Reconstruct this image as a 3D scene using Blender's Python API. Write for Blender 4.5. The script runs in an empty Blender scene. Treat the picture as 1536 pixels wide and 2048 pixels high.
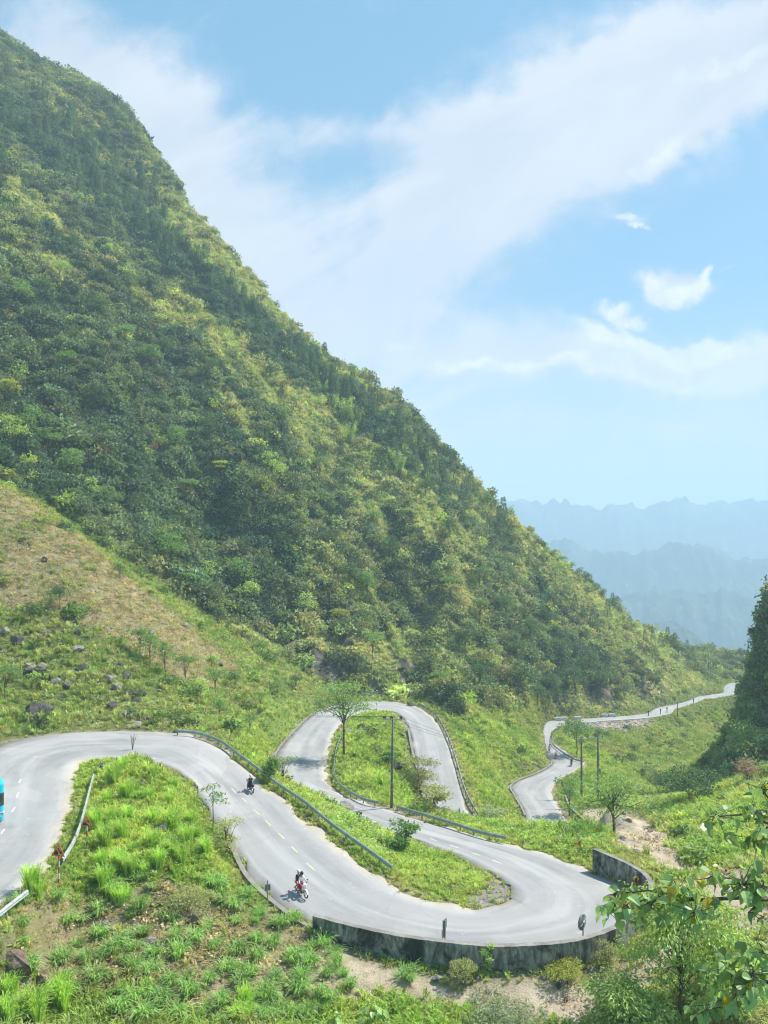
import bpy, bmesh, math, random
import numpy as np
from mathutils import Vector, Matrix, kdtree
random.seed(7); rng = np.random.default_rng(11)
SC = bpy.context.scene; COL = SC.collection
F, HX, HY = 1538.0, 768.0, 1100.0           # focal length in photo pixels, vanishing column and horizon row

# ---------------- camera, sky, sun, exposure ----------------
cam = bpy.data.cameras.new("camera"); camo = bpy.data.objects.new("camera", cam); COL.objects.link(camo)
camo.location = (0, 0, 0); camo.rotation_euler = (math.radians(90), 0, 0)
cam.sensor_fit = 'VERTICAL'; cam.sensor_height = 36.0; cam.lens = F / 2048 * 36
cam.shift_y = (HY - 1024) / 2048.0
cam.clip_start = 0.5; cam.clip_end = 40000
SC.camera = camo
SC.view_settings.view_transform = 'Standard'; SC.view_settings.look = 'None'
SC.view_settings.exposure = 1.24; SC.view_settings.gamma = 1.0
SUN_EL, SUN_AZ = 52.0, 66.0                  # azimuth from +Y (north) towards +X (east)
world = bpy.data.worlds.new("World"); SC.world = world; world.use_nodes = True
nt = world.node_tree; nt.nodes.clear()

class NT:
    """small helper to write node trees"""
    def __init__(s, t): s.t = t
    def n(s, typ, **kw):
        nd = s.t.nodes.new(typ)
        for k, v in kw.items():
            if k.startswith('i_'):
                key = k[2:]; key = int(key) if key.isdigit() else key.replace('_', ' ')
                s.put(nd.inputs[key], v)
            else: setattr(nd, k, v)
        return nd
    def put(s, sock, v):
        if isinstance(v, bpy.types.Node): s.t.links.new(v.outputs[0], sock)
        elif isinstance(v, bpy.types.NodeSocket): s.t.links.new(v, sock)
        else: sock.default_value = v
    def m(s, op, a, b=0.0, c=None, clamp=False):
        nd = s.t.nodes.new('ShaderNodeMath'); nd.operation = op; nd.use_clamp = clamp
        s.put(nd.inputs[0], a); s.put(nd.inputs[1], b)
        if c is not None: s.put(nd.inputs[2], c)
        return nd.outputs[0]
    def mix(s, fac, a, b, blend='MIX'):
        nd = s.t.nodes.new('ShaderNodeMix'); nd.data_type = 'RGBA'; nd.blend_type = blend
        s.put(nd.inputs[0], fac); s.put(nd.inputs[6], a); s.put(nd.inputs[7], b)
        return nd.outputs[2]
    def noise(s, vec, scale, detail=4, rough=.55, dist=0.0):
        nd = s.t.nodes.new('ShaderNodeTexNoise'); s.put(nd.inputs['Vector'], vec)
        nd.inputs['Scale'].default_value = scale; nd.inputs['Detail'].default_value = detail
        nd.inputs['Roughness'].default_value = rough; nd.inputs['Distortion'].default_value = dist
        return nd.outputs[0]
    def ss(s, v, a, b, lo=0.0, hi=1.0):
        nd = s.t.nodes.new('ShaderNodeMapRange'); nd.interpolation_type = 'SMOOTHSTEP'
        s.put(nd.inputs[0], v)
        for i, x in zip((1, 2, 3, 4), (a, b, lo, hi)): nd.inputs[i].default_value = x
        return nd.outputs[0]

N = NT(nt)
sky = N.n('ShaderNodeTexSky', sky_type='NISHITA', sun_disc=False)
sky.sun_elevation = math.radians(SUN_EL); sky.sun_rotation = math.radians(SUN_AZ)
sky.air_density = 1.0; sky.dust_density = 1.2; sky.ozone_density = 1.6; sky.altitude = 600
tc = N.n('ShaderNodeTexCoord')
sep = N.n('ShaderNodeSeparateXYZ', i_0=tc.outputs['Generated'])
yy = N.m('MAXIMUM', sep.outputs[1], 0.08)
u = N.m('DIVIDE', sep.outputs[0], yy); v = N.m('DIVIDE', sep.outputs[2], yy)
comb = N.n('ShaderNodeCombineXYZ', i_0=u, i_1=v)
nw = N.n('ShaderNodeTexNoise'); N.put(nw.inputs['Vector'], comb.outputs[0])
nw.inputs['Scale'].default_value = 5.0; nw.inputs['Detail'].default_value = 7; nw.inputs['Roughness'].default_value = .6
nw2 = N.n('ShaderNodeTexNoise'); N.put(nw2.inputs['Vector'], comb.outputs[0]); nw2.inputs['Scale'].default_value = 21; nw2.inputs['Detail'].default_value = 5
wv0 = N.n('ShaderNodeVectorMath', operation='MULTIPLY_ADD'); N.put(wv0.inputs[0], nw2.outputs[1]); wv0.inputs[1].default_value = (.045, .035, 0); N.put(wv0.inputs[2], comb.outputs[0])
wv = N.n('ShaderNodeVectorMath', operation='MULTIPLY_ADD')
N.put(wv.inputs[0], nw.outputs[1]); wv.inputs[1].default_value = (.17, .13, 0); N.put(wv.inputs[2], wv0.outputs[0])
wsep = N.n('ShaderNodeSeparateXYZ', i_0=wv.outputs[0])
wu = N.m('SUBTRACT', wsep.outputs[0], .1075); wvv = N.m('SUBTRACT', wsep.outputs[1], .0825)
# cloud banks: photo-row/column centre, half length, half height, tilt, weight
BANKS = [(1358, 552, 56, 27, 12, 1.45), (1290, 175, 330, 75, -27, .95), (1010, 330, 270, 80, -40, .9), (1500, 90, 220, 85, -24, .95), (860, 480, 150, 60, -40, .7),
         (1400, 240, 150, 45, -32, .35), (330, 260, 200, 110, 35, .62), (110, 90, 160, 130, 60, .55), (560, 560, 230, 90, 45, .5),
         (980, 655, 380, 40, 8, .4), (1200, 715, 300, 30, 2, .8), (1460, 745, 220, 34, -4, .8), (150, 160, 150, 120, 50, .4),
         (900, 730, 120, 26, 4, .5), (700, 860, 500, 110, 0, .5), (1000, 420, 300, 160, -30, .45), (300, 380, 260, 130, 30, .4), (1330, 300, 60, 22, -14, .5),
         (1420, 860, 300, 28, 0, .35), (820, 250, 170, 60, -10, .45), (620, 250, 160, 45, 8, .3)]
PUFFS = [(1308, 540, 34, 18, 5, .62), (1345, 562, 36, 20, 12, .7), (1385, 590, 24, 22, 35, .66), (1422, 524, 13, 22, 0, .7), (1405, 560, 20, 18, 0, .6), (1475, 536, 26, 6, 0, .4), (1225, 612, 50, 15, -8, .8), (1265, 640, 60, 13, 0, .6), (1262, 422, 26, 8, 0, .7), (1282, 437, 14, 5, 0, .6), (1320, 300, 62, 20, -24, .7), (1430, 700, 130, 20, -3, .75), (1250, 690, 150, 17, 4, .65), (1100, 735, 170, 15, 0, .6), (1330, 760, 160, 16, 2, .6), (1180, 665, 110, 14, 14, .55), (930, 735, 120, 12, 2, .5), (1430, 130, 90, 22, -35, .6), (800, 690, 90, 14, 10, .4)]
def banksum(L_):
  acc = None
  for (cx, cy, lx, ly, tilt, wt) in L_:
      cu, cv = (cx - HX) / F, (HY - cy) / F; t = math.radians(tilt)   # tilt: positive falls to the right
      du = N.m('SUBTRACT', wu, cu); dv = N.m('SUBTRACT', wvv, cv)
      a = N.m('SUBTRACT', N.m('MULTIPLY', du, math.cos(t)), N.m('MULTIPLY', dv, math.sin(t)))
      b = N.m('ADD', N.m('MULTIPLY', du, math.sin(t)), N.m('MULTIPLY', dv, math.cos(t)))
      a = N.m('MULTIPLY', a, F / lx); b = N.m('MULTIPLY', b, F / ly)
      r = N.m('ADD', N.m('MULTIPLY', a, a), N.m('MULTIPLY', b, b))
      g = N.m('MULTIPLY', N.m('EXPONENT', N.m('MULTIPLY', r, -0.7)), wt)
      acc = g if acc is None else N.m('ADD', acc, g)

  return acc
acc = banksum(BANKS); accP = banksum(PUFFS)
sc2 = N.n('ShaderNodeMapping', i_Vector=comb.outputs[0]); sc2.vector_type = 'TEXTURE'; sc2.inputs['Scale'].default_value = (1.5, .62, 1); sc2.inputs['Rotation'].default_value = (0, 0, .5)
n1 = N.noise(sc2.outputs[0], 4.2, 8, .6, .6)
n2 = N.noise(comb.outputs[0], 11.0, 8, .68, .6)
dens = N.m('MULTIPLY', acc, N.m('ADD', .18, N.m('ADD', N.m('MULTIPLY', n1, 1.35), N.m('MULTIPLY', n2, .45))))
veil = N.m('MULTIPLY', N.ss(n1, .35, .75), .34)
n3 = N.noise(comb.outputs[0], 22.0, 9, .72, .8)
cover = N.ss(N.m('ADD', N.m('ADD', dens, veil), N.m('MULTIPLY', N.m('SUBTRACT', n3, .5), .6)), .16, .95)
n5 = N.noise(comb.outputs[0], 30.0, 8, .66, .4)
puff = N.ss(N.m('MULTIPLY', accP, N.m('ADD', -.55, N.m('ADD', N.m('MULTIPLY', n3, 1.7), N.m('MULTIPLY', n5, 1.7)))), .2, 1.0)
hazy = N.ss(v, .0, .36, .8, 0.0)                      # thin air-light low over the valley
skyc = N.mix(.7, sky.outputs[0], (.84, 2.12, 3.15, 1))
cl_col = N.mix(N.ss(n1, .3, .72), (3.0, 3.3, 3.85, 1), (3.75, 3.9, 4.25, 1))
c1 = N.mix(N.m('MULTIPLY', cover, .93), skyc, cl_col)
c1 = N.mix(N.m('MULTIPLY', puff, .85), c1, N.mix(N.ss(n5, .3, .7), (3.7, 3.9, 4.2, 1), (4.7, 4.75, 4.8, 1)))
c2 = N.mix(hazy, c1, (3.75, 3.9, 4.0, 1))
bg = N.n('ShaderNodeBackground', i_Color=c2); bg.inputs[1].default_value = 0.1
wo = N.n('ShaderNodeOutputWorld', i_0=bg.outputs[0])

sl = bpy.data.lights.new("sun", 'SUN'); sl.energy = 3.6; sl.angle = math.radians(.6); sl.color = (1, .95, .86)
so = bpy.data.objects.new("sun", sl); COL.objects.link(so)
_e, _a = math.radians(SUN_EL), math.radians(SUN_AZ)
SUNV = Vector((math.cos(_e) * math.sin(_a), math.cos(_e) * math.cos(_a), math.sin(_e)))
so.rotation_euler = SUNV.to_track_quat('Z', 'Y').to_euler()

SC.render.engine = 'CYCLES'
try:
    SC.cycles.use_denoising = True; SC.cycles.denoiser = 'OPENIMAGEDENOISE'; SC.cycles.denoising_prefilter = 'ACCURATE'
except Exception: pass
SC.cycles.pixel_filter_type = 'BLACKMAN_HARRIS'; SC.cycles.filter_width = 1.15; SC.cycles.max_bounces = 6; SC.cycles.diffuse_bounces = 3; SC.cycles.glossy_bounces = 2; SC.cycles.transmission_bounces = 3
SC.cycles.volume_bounces = 1; SC.cycles.transparent_max_bounces = 8; SC.cycles.caustics_reflective = False; SC.cycles.caustics_refractive = False
SC.cycles.volume_step_rate = 4; SC.cycles.use_adaptive_sampling = True; SC.cycles.adaptive_threshold = .015

# ---------------- helpers ----------------
def tag(o, label=None, cat=None, group=None, kind=None):
    if label: o['label'] = label
    if cat: o['category'] = cat
    if group: o['group'] = group
    if kind: o['kind'] = kind
    return o
def empty(name, loc=(0, 0, 0), rz=0.0):
    o = bpy.data.objects.new(name, None); COL.objects.link(o); o.location = loc; o.rotation_euler = (0, 0, rz); o.empty_display_size = .2
    return o
def mesh_obj(name, verts, faces, mats, parent=None, smooth=False, mi=None, link=True):
    me = bpy.data.meshes.new(name); me.from_pydata([tuple(map(float, q)) for q in verts], [], faces)
    for m_ in (mats if isinstance(mats, (list, tuple)) else [mats]): me.materials.append(m_)
    if mi is not None: me.polygons.foreach_set('material_index', mi)
    if smooth: me.polygons.foreach_set('use_smooth', [True] * len(me.polygons))
    me.update(); o = bpy.data.objects.new(name, me)
    if link: COL.objects.link(o)
    if parent: o.parent = parent
    return o
def copy_thing(o, parent=None):
    c = o.copy(); COL.objects.link(c); c.parent = parent
    for ch in o.children: copy_thing(ch, c)
    return c
def W(x, y, d): return ((x - HX) * d / F, d, (HY - y) * d / F)
def WZ(x, y, z):
    d = z * F / (HY - y); return W(x, y, d)

# vectorised value-gradient noise
_perm = rng.permutation(256); _perm = np.concatenate([_perm, _perm, _perm]); _grad = rng.normal(size=(256, 2)); _grad /= np.linalg.norm(_grad, axis=1)[:, None]
def pnoise(x, y):
    xi = np.floor(x).astype(int); yi = np.floor(y).astype(int); xf = x - xi; yf = y - yi; xi &= 255; yi &= 255
    s_ = lambda t: t * t * t * (t * (6 * t - 15) + 10)
    def g(ix, iy, dx, dy):
        gr = _grad[_perm[_perm[ix & 255] + (iy & 255)] & 255]; return gr[..., 0] * dx + gr[..., 1] * dy
    a = g(xi, yi, xf, yf); b = g(xi + 1, yi, xf - 1, yf); c = g(xi, yi + 1, xf, yf - 1); d = g(xi + 1, yi + 1, xf - 1, yf - 1)
    uu, vv = s_(xf), s_(yf); return (a + (b - a) * uu + ((c + (d - c) * uu) - (a + (b - a) * uu)) * vv) * 1.5
def fbm(x, y, o=4, lac=2.03, g=.5):
    r = 0; a = 1; t = 0
    for i in range(o): r = r + a * pnoise(x + 17.3 * i, y - 9.1 * i); t += a; a *= g; x = x * lac; y = y * lac
    return r / t
def smooth(a, b, t): t = np.clip((t - a) / (b - a), 0, 1); return t * t * (3 - 2 * t)
def inpoly(px, py, poly):
    r = np.zeros(np.shape(px), bool); n = len(poly)
    for i in range(n):
        x1, y1 = poly[i]; x2, y2 = poly[(i + 1) % n]
        if y1 == y2: continue
        c = ((py >= min(y1, y2)) & (py < max(y1, y2))) & (px < (x2 - x1) * (py - y1) / (y2 - y1) + x1); r ^= c
    return r

# ---------------- the road: edge pairs read along its length ----------------
RD = [((-330,1850,-18.4),(-40,1850,-18.4)), ((-205,1775,-18.6),(45,1775,-18.6)), ((-150,1700,-18.8),(110,1700,-18.8)), ((-130,1630,-19),(138,1630,-19)),
((-110,1565,-19.2),(150,1572,-19.2)), ((-50,1515,-19.4),(155,1530,-19.4)), ((30,1482,-19.5),(190,1519,-19.5)), ((130,1466,-19.5),(240,1520,-19.55)),
((250,1463,-19.6),(290,1527,-19.65)), ((350,1466,-19.7),(345,1540,-19.75)), ((410,1480,-19.9),(395,1585,-20)), ((455,1508,-20.1),(430,1637,-20.5)),
((520,1562,-20.5),(466,1692,-21.2)), ((600,1630,-21),(500,1755,-21.9)), ((670,1688,-21.6),(560,1812,-22.5)), ((740,1744,-22.2),(625,1855,-22.9)),
((800,1778,-22.6),(700,1885,-23.2)), ((870,1803,-23),(800,1905,-23.4)), ((940,1818,-23.3),(900,1915,-23.5)), ((990,1812,-23.5),(1010,1918,-23.5)),
((1020,1800,-23.6),(1120,1905,-23.5)), ((1028,1790,-23.6),(1200,1894,-23.5)), ((1024,1778,-23.7),(1262,1875,-23.5)), ((1008,1764,-23.8),(1288,1832,-23.6)),
((985,1750,-23.9),(1258,1790,-23.8)), ((940,1725,-24.2),(1226,1766,-24.0)), ((890,1703,-24.6),(1170,1738,-24.2)), ((840,1685,-25),(1080,1706,-24.6)),
((780,1665,-25.6),(980,1680,-25.2)), ((710,1645,-26.3),(860,1645,-26.1)), ((640,1617,-27),(760,1614,-26.9)), ((585,1587,-27.7),(685,1591,-27.6)),
((558,1550,-28.2),(655,1566,-28.2)), ((550,1520,-28.6),(650,1540,-28.6)), ((562,1495,-29),(655,1513,-29)), ((585,1468,-29.5),(663,1480,-29.5)),
((612,1441,-30),(680,1448,-30)), ((640,1420,-30.5),(705,1430,-30.4)), ((680,1407,-30.9),(735,1423,-30.7)), ((740,1402,-31.2),(765,1421,-31)),
((800,1406,-31.5),(788,1424,-31.3)), ((845,1420,-32),(805,1435,-31.8)), ((878,1450,-32.5),(818,1460,-32.3)), ((898,1490,-33.2),(824,1490,-33.2)),
((908,1525,-34),(832,1525,-34)), ((920,1570,-35),(845,1570,-35)), ((932,1610,-36),(855,1610,-36)), ((945,1650,-37),(868,1650,-37)),
((12.3,99,-37.8,0),(7.2,96,-37.8,0)), ((14.5,96.5,-38.7,0),(11,91,-38.7,0)), ((17.5,97.5,-39.7,0),(19,91.5,-39.7,0)), ((19.2,101,-40.5,0),(25,97,-40.5,0)),
((20,107,-41.2,0),(26.6,105,-41.2,0)), ((1052,1633,-42),(1130,1633,-42)), ((1031,1593,-42.8),(1107,1600,-42.8)), ((1023,1575,-43.3),(1103,1582,-43.3)),
((1038,1562,-43.6),(1114,1564,-43.6)), ((1074,1548,-44),(1132,1550,-44)), ((1100,1533,-44.5),(1157,1537,-44.5)), ((1105,1524,-45),(1170,1526,-45)),
((1096,1514,-45.4),(1161,1521,-45.3)), ((1092,1499,-46),(1125,1499,-46)), ((1088,1474,-47),(1105,1485,-46.8)), ((1087,1456,-48),(1101,1467,-47.8)),
((1096,1443,-48.8),(1112,1456,-48.6)), ((1125,1440,-49.5),(1132,1450,-49.3)), ((1161,1438,-50.2),(1168,1446.5,-50)), ((1212,1434.5,-51.2),(1219,1442,-51)),
((1270,1430,-52.2),(1273,1438.5,-52)), ((1298,1425,-52.8),(1306,1435,-52.6)), ((1313,1416,-53.5),(1338,1429,-53.3)), ((1353,1408,-54.2),(1353,1417,-54)),
((1378,1401,-55),(1387,1407,-54.8)), ((1396,1393,-55.6),(1407,1398.6,-55.4)), ((1418,1390,-56),(1427,1396,-55.8)), ((1445,1385,-56.8),(1466,1389,-56.6)),
((1447,1374,-57.5),(1470,1381,-57.3)), ((1461,1366,-58),(1474,1372.6,-57.8)), ((1498,1365,-58.5),(1502,1370,-58.3)), ((1540,1364,-59),(1545,1369,-58.8))]
def rp(p): return np.array(p[:3], float) if len(p) == 4 else np.array(WZ(*p))
RA = np.array([rp(a) for a, b in RD]); RB = np.array([rp(b) for a, b in RD])
def catmull(P, n):
    P = np.asarray(P, float); out = []
    Q = np.vstack([2 * P[0] - P[1], P, 2 * P[-1] - P[-2]])
    for i in range(1, len(Q) - 2):
        for k in range(n):
            t = k / n; a, b, c, d = Q[i - 1], Q[i], Q[i + 1], Q[i + 2]
            out.append(.5 * ((2 * b) + (-a + c) * t + (2 * a - 5 * b + 4 * c - d) * t * t + (-a + 3 * b - 3 * c + d) * t ** 3))
    out.append(P[-1]); return np.array(out)
NS = 10
EA, EB = catmull(RA, NS), catmull(RB, NS)

# ---------------- terrain ----------------
CP = []
def cp(*pts):
    for p in pts: CP.append(W(*p))
def cz(*pts):
    for p in pts: CP.append(WZ(*p))
def MD(x, y):                                     # depth of the big mountain's flank behind photo point x, y
    a, b = (x - HX) / F, (HY - y) / F
    return 162 / ((1 - a) / 1.4142 - b) * (1 + .12 * float(smooth(850, 1300, x)))
for i in range(len(RA)):
    CP.append(RA[i]); CP.append(RB[i])
    if i + 1 < len(RA): CP.append((RA[i] + RA[i + 1]) / 2); CP.append((RB[i] + RB[i + 1]) / 2)
# island A and the near slope
cp((270,1516,66.5),(300,1600,58),(380,1650,55),(250,1700,50),(200,1750,47),(350,1750,48),(430,1700,51.5),(330,1540,64),(215,1545,66.5),(190,1600,59),
   (150,1690,49.5),(120,1735,46),(80,1780,43),(20,1850,39.5),(100,2040,37),(300,2040,37.8),(600,2040,39),(450,1900,43),(300,1850,44.5),(150,1850,44),(50,1900,41.5),
   (500,1840,47.2),(560,1890,44.7),(640,1930,42.8),(750,1960,42),(900,1965,42.4),(1050,1975,42.2),(1160,1960,43.4),(1230,1945,44.6),(1130,2010,41.5),(1000,2048,40),(800,2048,39.5),
   (1300,1905,45.2),(1400,1850,47.5),(1380,1780,53),(1340,1700,62),(1335,1740,57),(1325,1790,51.5),(1270,1650,76),(1300,1680,70),(1240,1625,90),(1215,1612,104),
   (1300,2048,40),(1500,2048,39),(1500,1950,43),(1560,1850,46),(-100,1950,38),(-100,2048,34))
for X in (-30, 0, 30): CP.append((X, 22, -21.5)); CP.append((X * 1.6, 8, -19)); CP.append((X, 32, -23.5 if X > -5 else -21.5))
CP += [(-60, 30, -14), (-70, 60, -14), (60, 30, -20), (55, 8, -14), (-34, 45, -17.5), (-45, 60, -15), (-52, 80, -14)]
# right slope and the gully
cp((1400,1650,76),(1500,1650,70),(1536,1600,78),(1450,1600,100),(1480,1562,122),(1536,1500,122),(1400,1750,58),(1500,1750,54),(1650,1600,72),(1650,1750,52),(1800,1500,75),
   (1325,1640,92),(1350,1600,118),(1430,1572,155),(1455,1550,200),(1455,1545,222),(1475,1500,262),(1482,1450,300),(1415,1620,90),(1360,1690,66),(1290,1610,112))
# spur with yellow grass, far slope below the far road
cp((1180,1490,185),(1250,1550,165),(1300,1580,150),(1335,1605,138),(1150,1575,149),(1200,1580,145),(1250,1600,134),(1190,1612,126),(1150,1640,117),(1220,1640,102),(1130,1480,190),
   (1350,1480,226),(1250,1480,214),(1270,1462,238),(1220,1465,231),(1300,1520,206),(1200,1485,206),(1400,1530,218),(1260,1528,196),(1310,1575,178),(1340,1450,245),(1400,1430,270),(1440,1420,290),
   (1420,1480,245),(1480,1395,315),(1150,1462,212))
# bank beyond arm three, with the flowers
cp((960,1650,75),(1060,1655,70.5),(1140,1667,66),(1200,1692,62),(1240,1722,58.6),(1268,1740,56),(900,1632,80),(840,1622,82))
CP += [(4, 88, -31.5), (12, 84, -32.5), (20, 80, -31), (26, 74, -28.5), (30, 84, -33), (33, 95, -36.5), (31, 105, -38.5)]
# between the arms
cp((640,1600,71.5),(700,1640,66.5),(760,1692,60),(820,1730,58),(560,1560,77),(870,1752,54.5),(930,1775,53),(900,1800,51),(850,1780,52.5),(960,1795,52.2),(890,1722,59),(480,1500,80),(520,1535,76))
cp((480,1470,92),(440,1455,92),(510,1500,92),(540,1515,100),(530,1470,106),(565,1440,122),(600,1408,142),(560,1385,140),(600,1375,150),(620,1395,152))
# inside the loop of arms three and four
cp((760,1560,91),(720,1500,108),(760,1460,128),(800,1560,98),(800,1500,118),(820,1610,86),(700,1590,86),(770,1430,142),(730,1440,138),(690,1560,94.5),(780,1590,87))
# field under the forest
cp((0,1440,86),(0,1400,92),(0,1300,102),(0,1200,112),(0,1100,122),(0,980,136),(150,1080,134),(150,1200,118),(200,1300,108),(250,1400,94),(250,1445,88),(100,1425,90),(300,1200,134),
   (350,1300,120),(400,1390,104),(450,1300,140),(500,1350,137),(550,1415,122),(350,1440,90),(-150,1440,80),(-150,1300,95),(-150,1100,114),(-150,900,140),(180,1090,150),(100,1020,148))
# cliff foot behind the loop
cp((650,1385,163),(720,1392,166),(800,1392,165),(860,1405,162),(640,1330,168),(720,1310,172),(800,1310,174),(720,1250,182))
# slopes right of arm four
cp((960,1550,131),(1000,1500,150),(1050,1500,160),(1050,1545,149),(980,1450,160),(940,1425,158),(1040,1440,180),(1078,1440,190),(870,1398,168),(950,1380,186),(1050,1385,202),(1080,1400,208),
   (960,1600,117),(1010,1560,138),(1020,1610,124),(990,1640,112),(930,1480,137),(1075,1500,168))
# cliff above the far road, far ridge end
cp((1110,1425,230),(1120,1375,238),(1200,1372,248),(1200,1418,246),(1290,1398,266),(1280,1350,275),(1400,1365,305),(1440,1350,345),(1440,1310,430),(1375,1302,415),(1490,1335,440),(1500,1355,360),
   (1200,1300,285),(1150,1340,255),(1560,1345,440),(1300,1330,300),(1080,1340,226),(1090,1385,215))
for x in range(-160, 1351, 75):
    ridge = np.interp(x, [-200, 0, 100, 200, 300, 400, 500, 600, 700, 800, 900, 1000, 1100, 1200, 1300, 1400], [-90, 78, 153, 222, 300, 436, 550, 663, 742, 803, 908, 1018, 1102, 1188, 1262, 1310])
    base = np.interp(x, [-200, 0, 200, 400, 600, 800, 950, 1080, 1300, 1400], [800, 920, 1040, 1160, 1270, 1270, 1290, 1280, 1320, 1340])
    for t in np.linspace(0, 1, 7):
        y = base + (ridge - base) * t
        d = MD(x, y) * (1 + (.03 * math.sin(x * .017 + t * 5) if 0 < t < 1 else 0))
        P = np.array(W(x, y, d)); CP.append(P)
        if t == 1:
            o_ = np.array((-.6, .8, 0))
            CP.append(P + o_ * 25 + (0, 0, 4)); CP.append(P + o_ * 60 + (0, 0, -6)); CP.append(P + o_ * 120 + (0, 0, -60))
# right cliff
for (x, y, d) in ((1512,1470,150),(1518,1420,149),(1520,1370,150),(1520,1330,149),(1524,1270,151),(1540,1200,152),(1560,1150,153),(1640,1110,156),(1750,1060,160),
                  (1590,1420,140),(1630,1300,144),(1700,1250,140),(1620,1500,115),(1720,1430,110),(1800,1350,120),(1490,1545,145)): CP.append(W(x, y, d))
CP += [(108, 180, -32), (128, 205, -34), (150, 235, -38), (180, 270, -42), (210, 320, -50), (235, 400, -60), (170, 200, -20), (200, 260, -20), (120, 150, -8), (94, 140, -8),
       (92, 205, -58), (112, 245, -66), (135, 290, -68), (60, 150, -47), (62, 165, -55), (68, 150, -46), (70, 158, -52), (66, 140, -40)]
CP = np.array([tuple(p) for p in CP])
def rbf_fit(P, z):
    S = 100.0; Q = P / S; d = np.sqrt(((Q[:, None] - Q[None]) ** 2).sum(-1)); n = len(Q)
    A = np.zeros((n + 3, n + 3)); A[:n, :n] = d - 1e-4 * 3 * np.eye(n); A[:n, n] = 1; A[:n, n + 1:] = Q; A[n:, :n] = A[:n, n:].T
    w = np.linalg.solve(A, np.concatenate([z, [0, 0, 0]])); return Q, w, S
# merge near duplicates
key = {}
for p in CP: key.setdefault((round(p[0] / 1.2), round(p[1] / 1.2)), []).append(p)
CPm = np.array([np.mean(v_, axis=0) for v_ in key.values()])
_Q, _w, _S = rbf_fit(CPm[:, :2], CPm[:, 2])
def rbf(X, Y):
    X = np.asarray(X, float).ravel() / _S; Y = np.asarray(Y, float).ravel() / _S; out = np.empty(len(X)); n = len(_Q)
    for i in range(0, len(X), 20000):
        s_ = slice(i, i + 20000); d = np.sqrt((X[s_, None] - _Q[None, :, 0]) ** 2 + (Y[s_, None] - _Q[None, :, 1]) ** 2)
        out[s_] = d @ _w[:n] + _w[n] + _w[n + 1] * X[s_] + _w[n + 2] * Y[s_]
    return out
def axis(segs):
    a = []
    for lo, hi, st in segs: a += list(np.arange(lo, hi, st))
    return np.array(a + [segs[-1][1]])
GX = axis([(-330,-120,3.5),(-120,-50,1.2),(-50,40,.5),(40,110,1.0),(110,280,2.5)])
GY = axis([(6,30,1.5),(30,120,.5),(120,220,1.0),(220,340,1.6),(340,600,3.5)])
MX, MY = np.meshgrid(GX, GY); Z = rbf(MX, MY).reshape(MX.shape)
PXg = HX + MX / MY * F; PYg = HY - Z / MY * F
MTN = [(-900,-3000),(-900,900),(0,965),(100,1015),(200,1095),(300,1155),(400,1220),(500,1295),(600,1335),(630,1385),(700,1395),(860,1400),(920,1440),(1000,1420),(1080,1400),(1100,1430),(1300,1415),(1450,1365),(1700,1340),(1700,-3000)]
CLF = [(1480,1000),(1490,1380),(1470,1480),(1450,1545),(1500,1560),(1540,1500),(2600,1480),(2600,300),(1480,300)]
mt = inpoly(PXg, PYg, MTN).astype(float)
mt = np.where(inpoly(PXg, PYg, CLF) & (MY < 200), .6, mt)
def blur(A, n):
    for _ in range(n):
        A = (A + np.roll(A, 1, 0) + np.roll(A, -1, 0) + np.roll(A, 1, 1) + np.roll(A, -1, 1)) / 5
    return A
# the sheer cliff on the right
_foot = np.interp(MY, [112, 130, 150, 165, 185, 210], [64, 71, 73.5, 81.5, 91.5, 104]) + fbm(MX * 0 + 3, MY / 9, 3) * 2.0
_s = MX - _foot; _zc = np.interp(_s, [-5, -1, 0, 1.5, 5, 12, 40, 200], [-47, -40, -30, -17, -6, -10, -25, -30]); _wc = smooth(112, 138, MY) * (1 - smooth(175, 215, MY)) * (_s > -5) * (1 - smooth(60, 110, _s))
Z = Z * (1 - _wc) + np.maximum(Z, _zc) * _wc; mt = np.where((_wc > .3) & (_s > -6), .6, mt)
# distance to the road and its height there
kd = kdtree.KDTree(len(EA) * 17); rz_ = []
k_ = 0
for i in range(len(EA)):
    for t in np.linspace(0, 1, 17):
        p = EA[i] * (1 - t) + EB[i] * t; kd.insert((p[0], p[1], 0), k_); rz_.append(p[2]); k_ += 1
kd.balance()
RDIST = np.full(MX.shape, 99.0); RH = Z.copy()
coarse = (MX > -60) & (MX < 190) & (MY > 30) & (MY < 370)
for i, j in zip(*np.nonzero(coarse)):
    co, idx, di = kd.find((MX[i, j], MY[i, j], 0))
    RDIST[i, j] = di; RH[i, j] = rz_[idx]
near = smooth(3, 14, RDIST)
mtb = blur(mt, 3) * near
D1 = fbm(MX / 26, MY / 26, 3); D2 = fbm(MX / 8 + 40, MY / 8, 3); D3 = fbm(MX / 2.6, MY / 2.6 + 7, 2)
rid = 1 - np.abs(fbm((MX + .6 * MY) / 30, (MY - .6 * MX) / 46 + 3, 3)) * 2
RIDGE = np.interp(PXg, [-200, 0, 100, 200, 300, 400, 500, 600, 700, 800, 900, 1000, 1100, 1200, 1300, 1400], [-90, 78, 153, 222, 300, 436, 550, 663, 742, 803, 908, 1018, 1102, 1188, 1262, 1310])
rav = 1 - np.abs(fbm((MX + MY) / 52 + fbm(MX / 30, MY / 30, 2) * .5, (MX - MY) / 150, 3)) * 2.2
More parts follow.
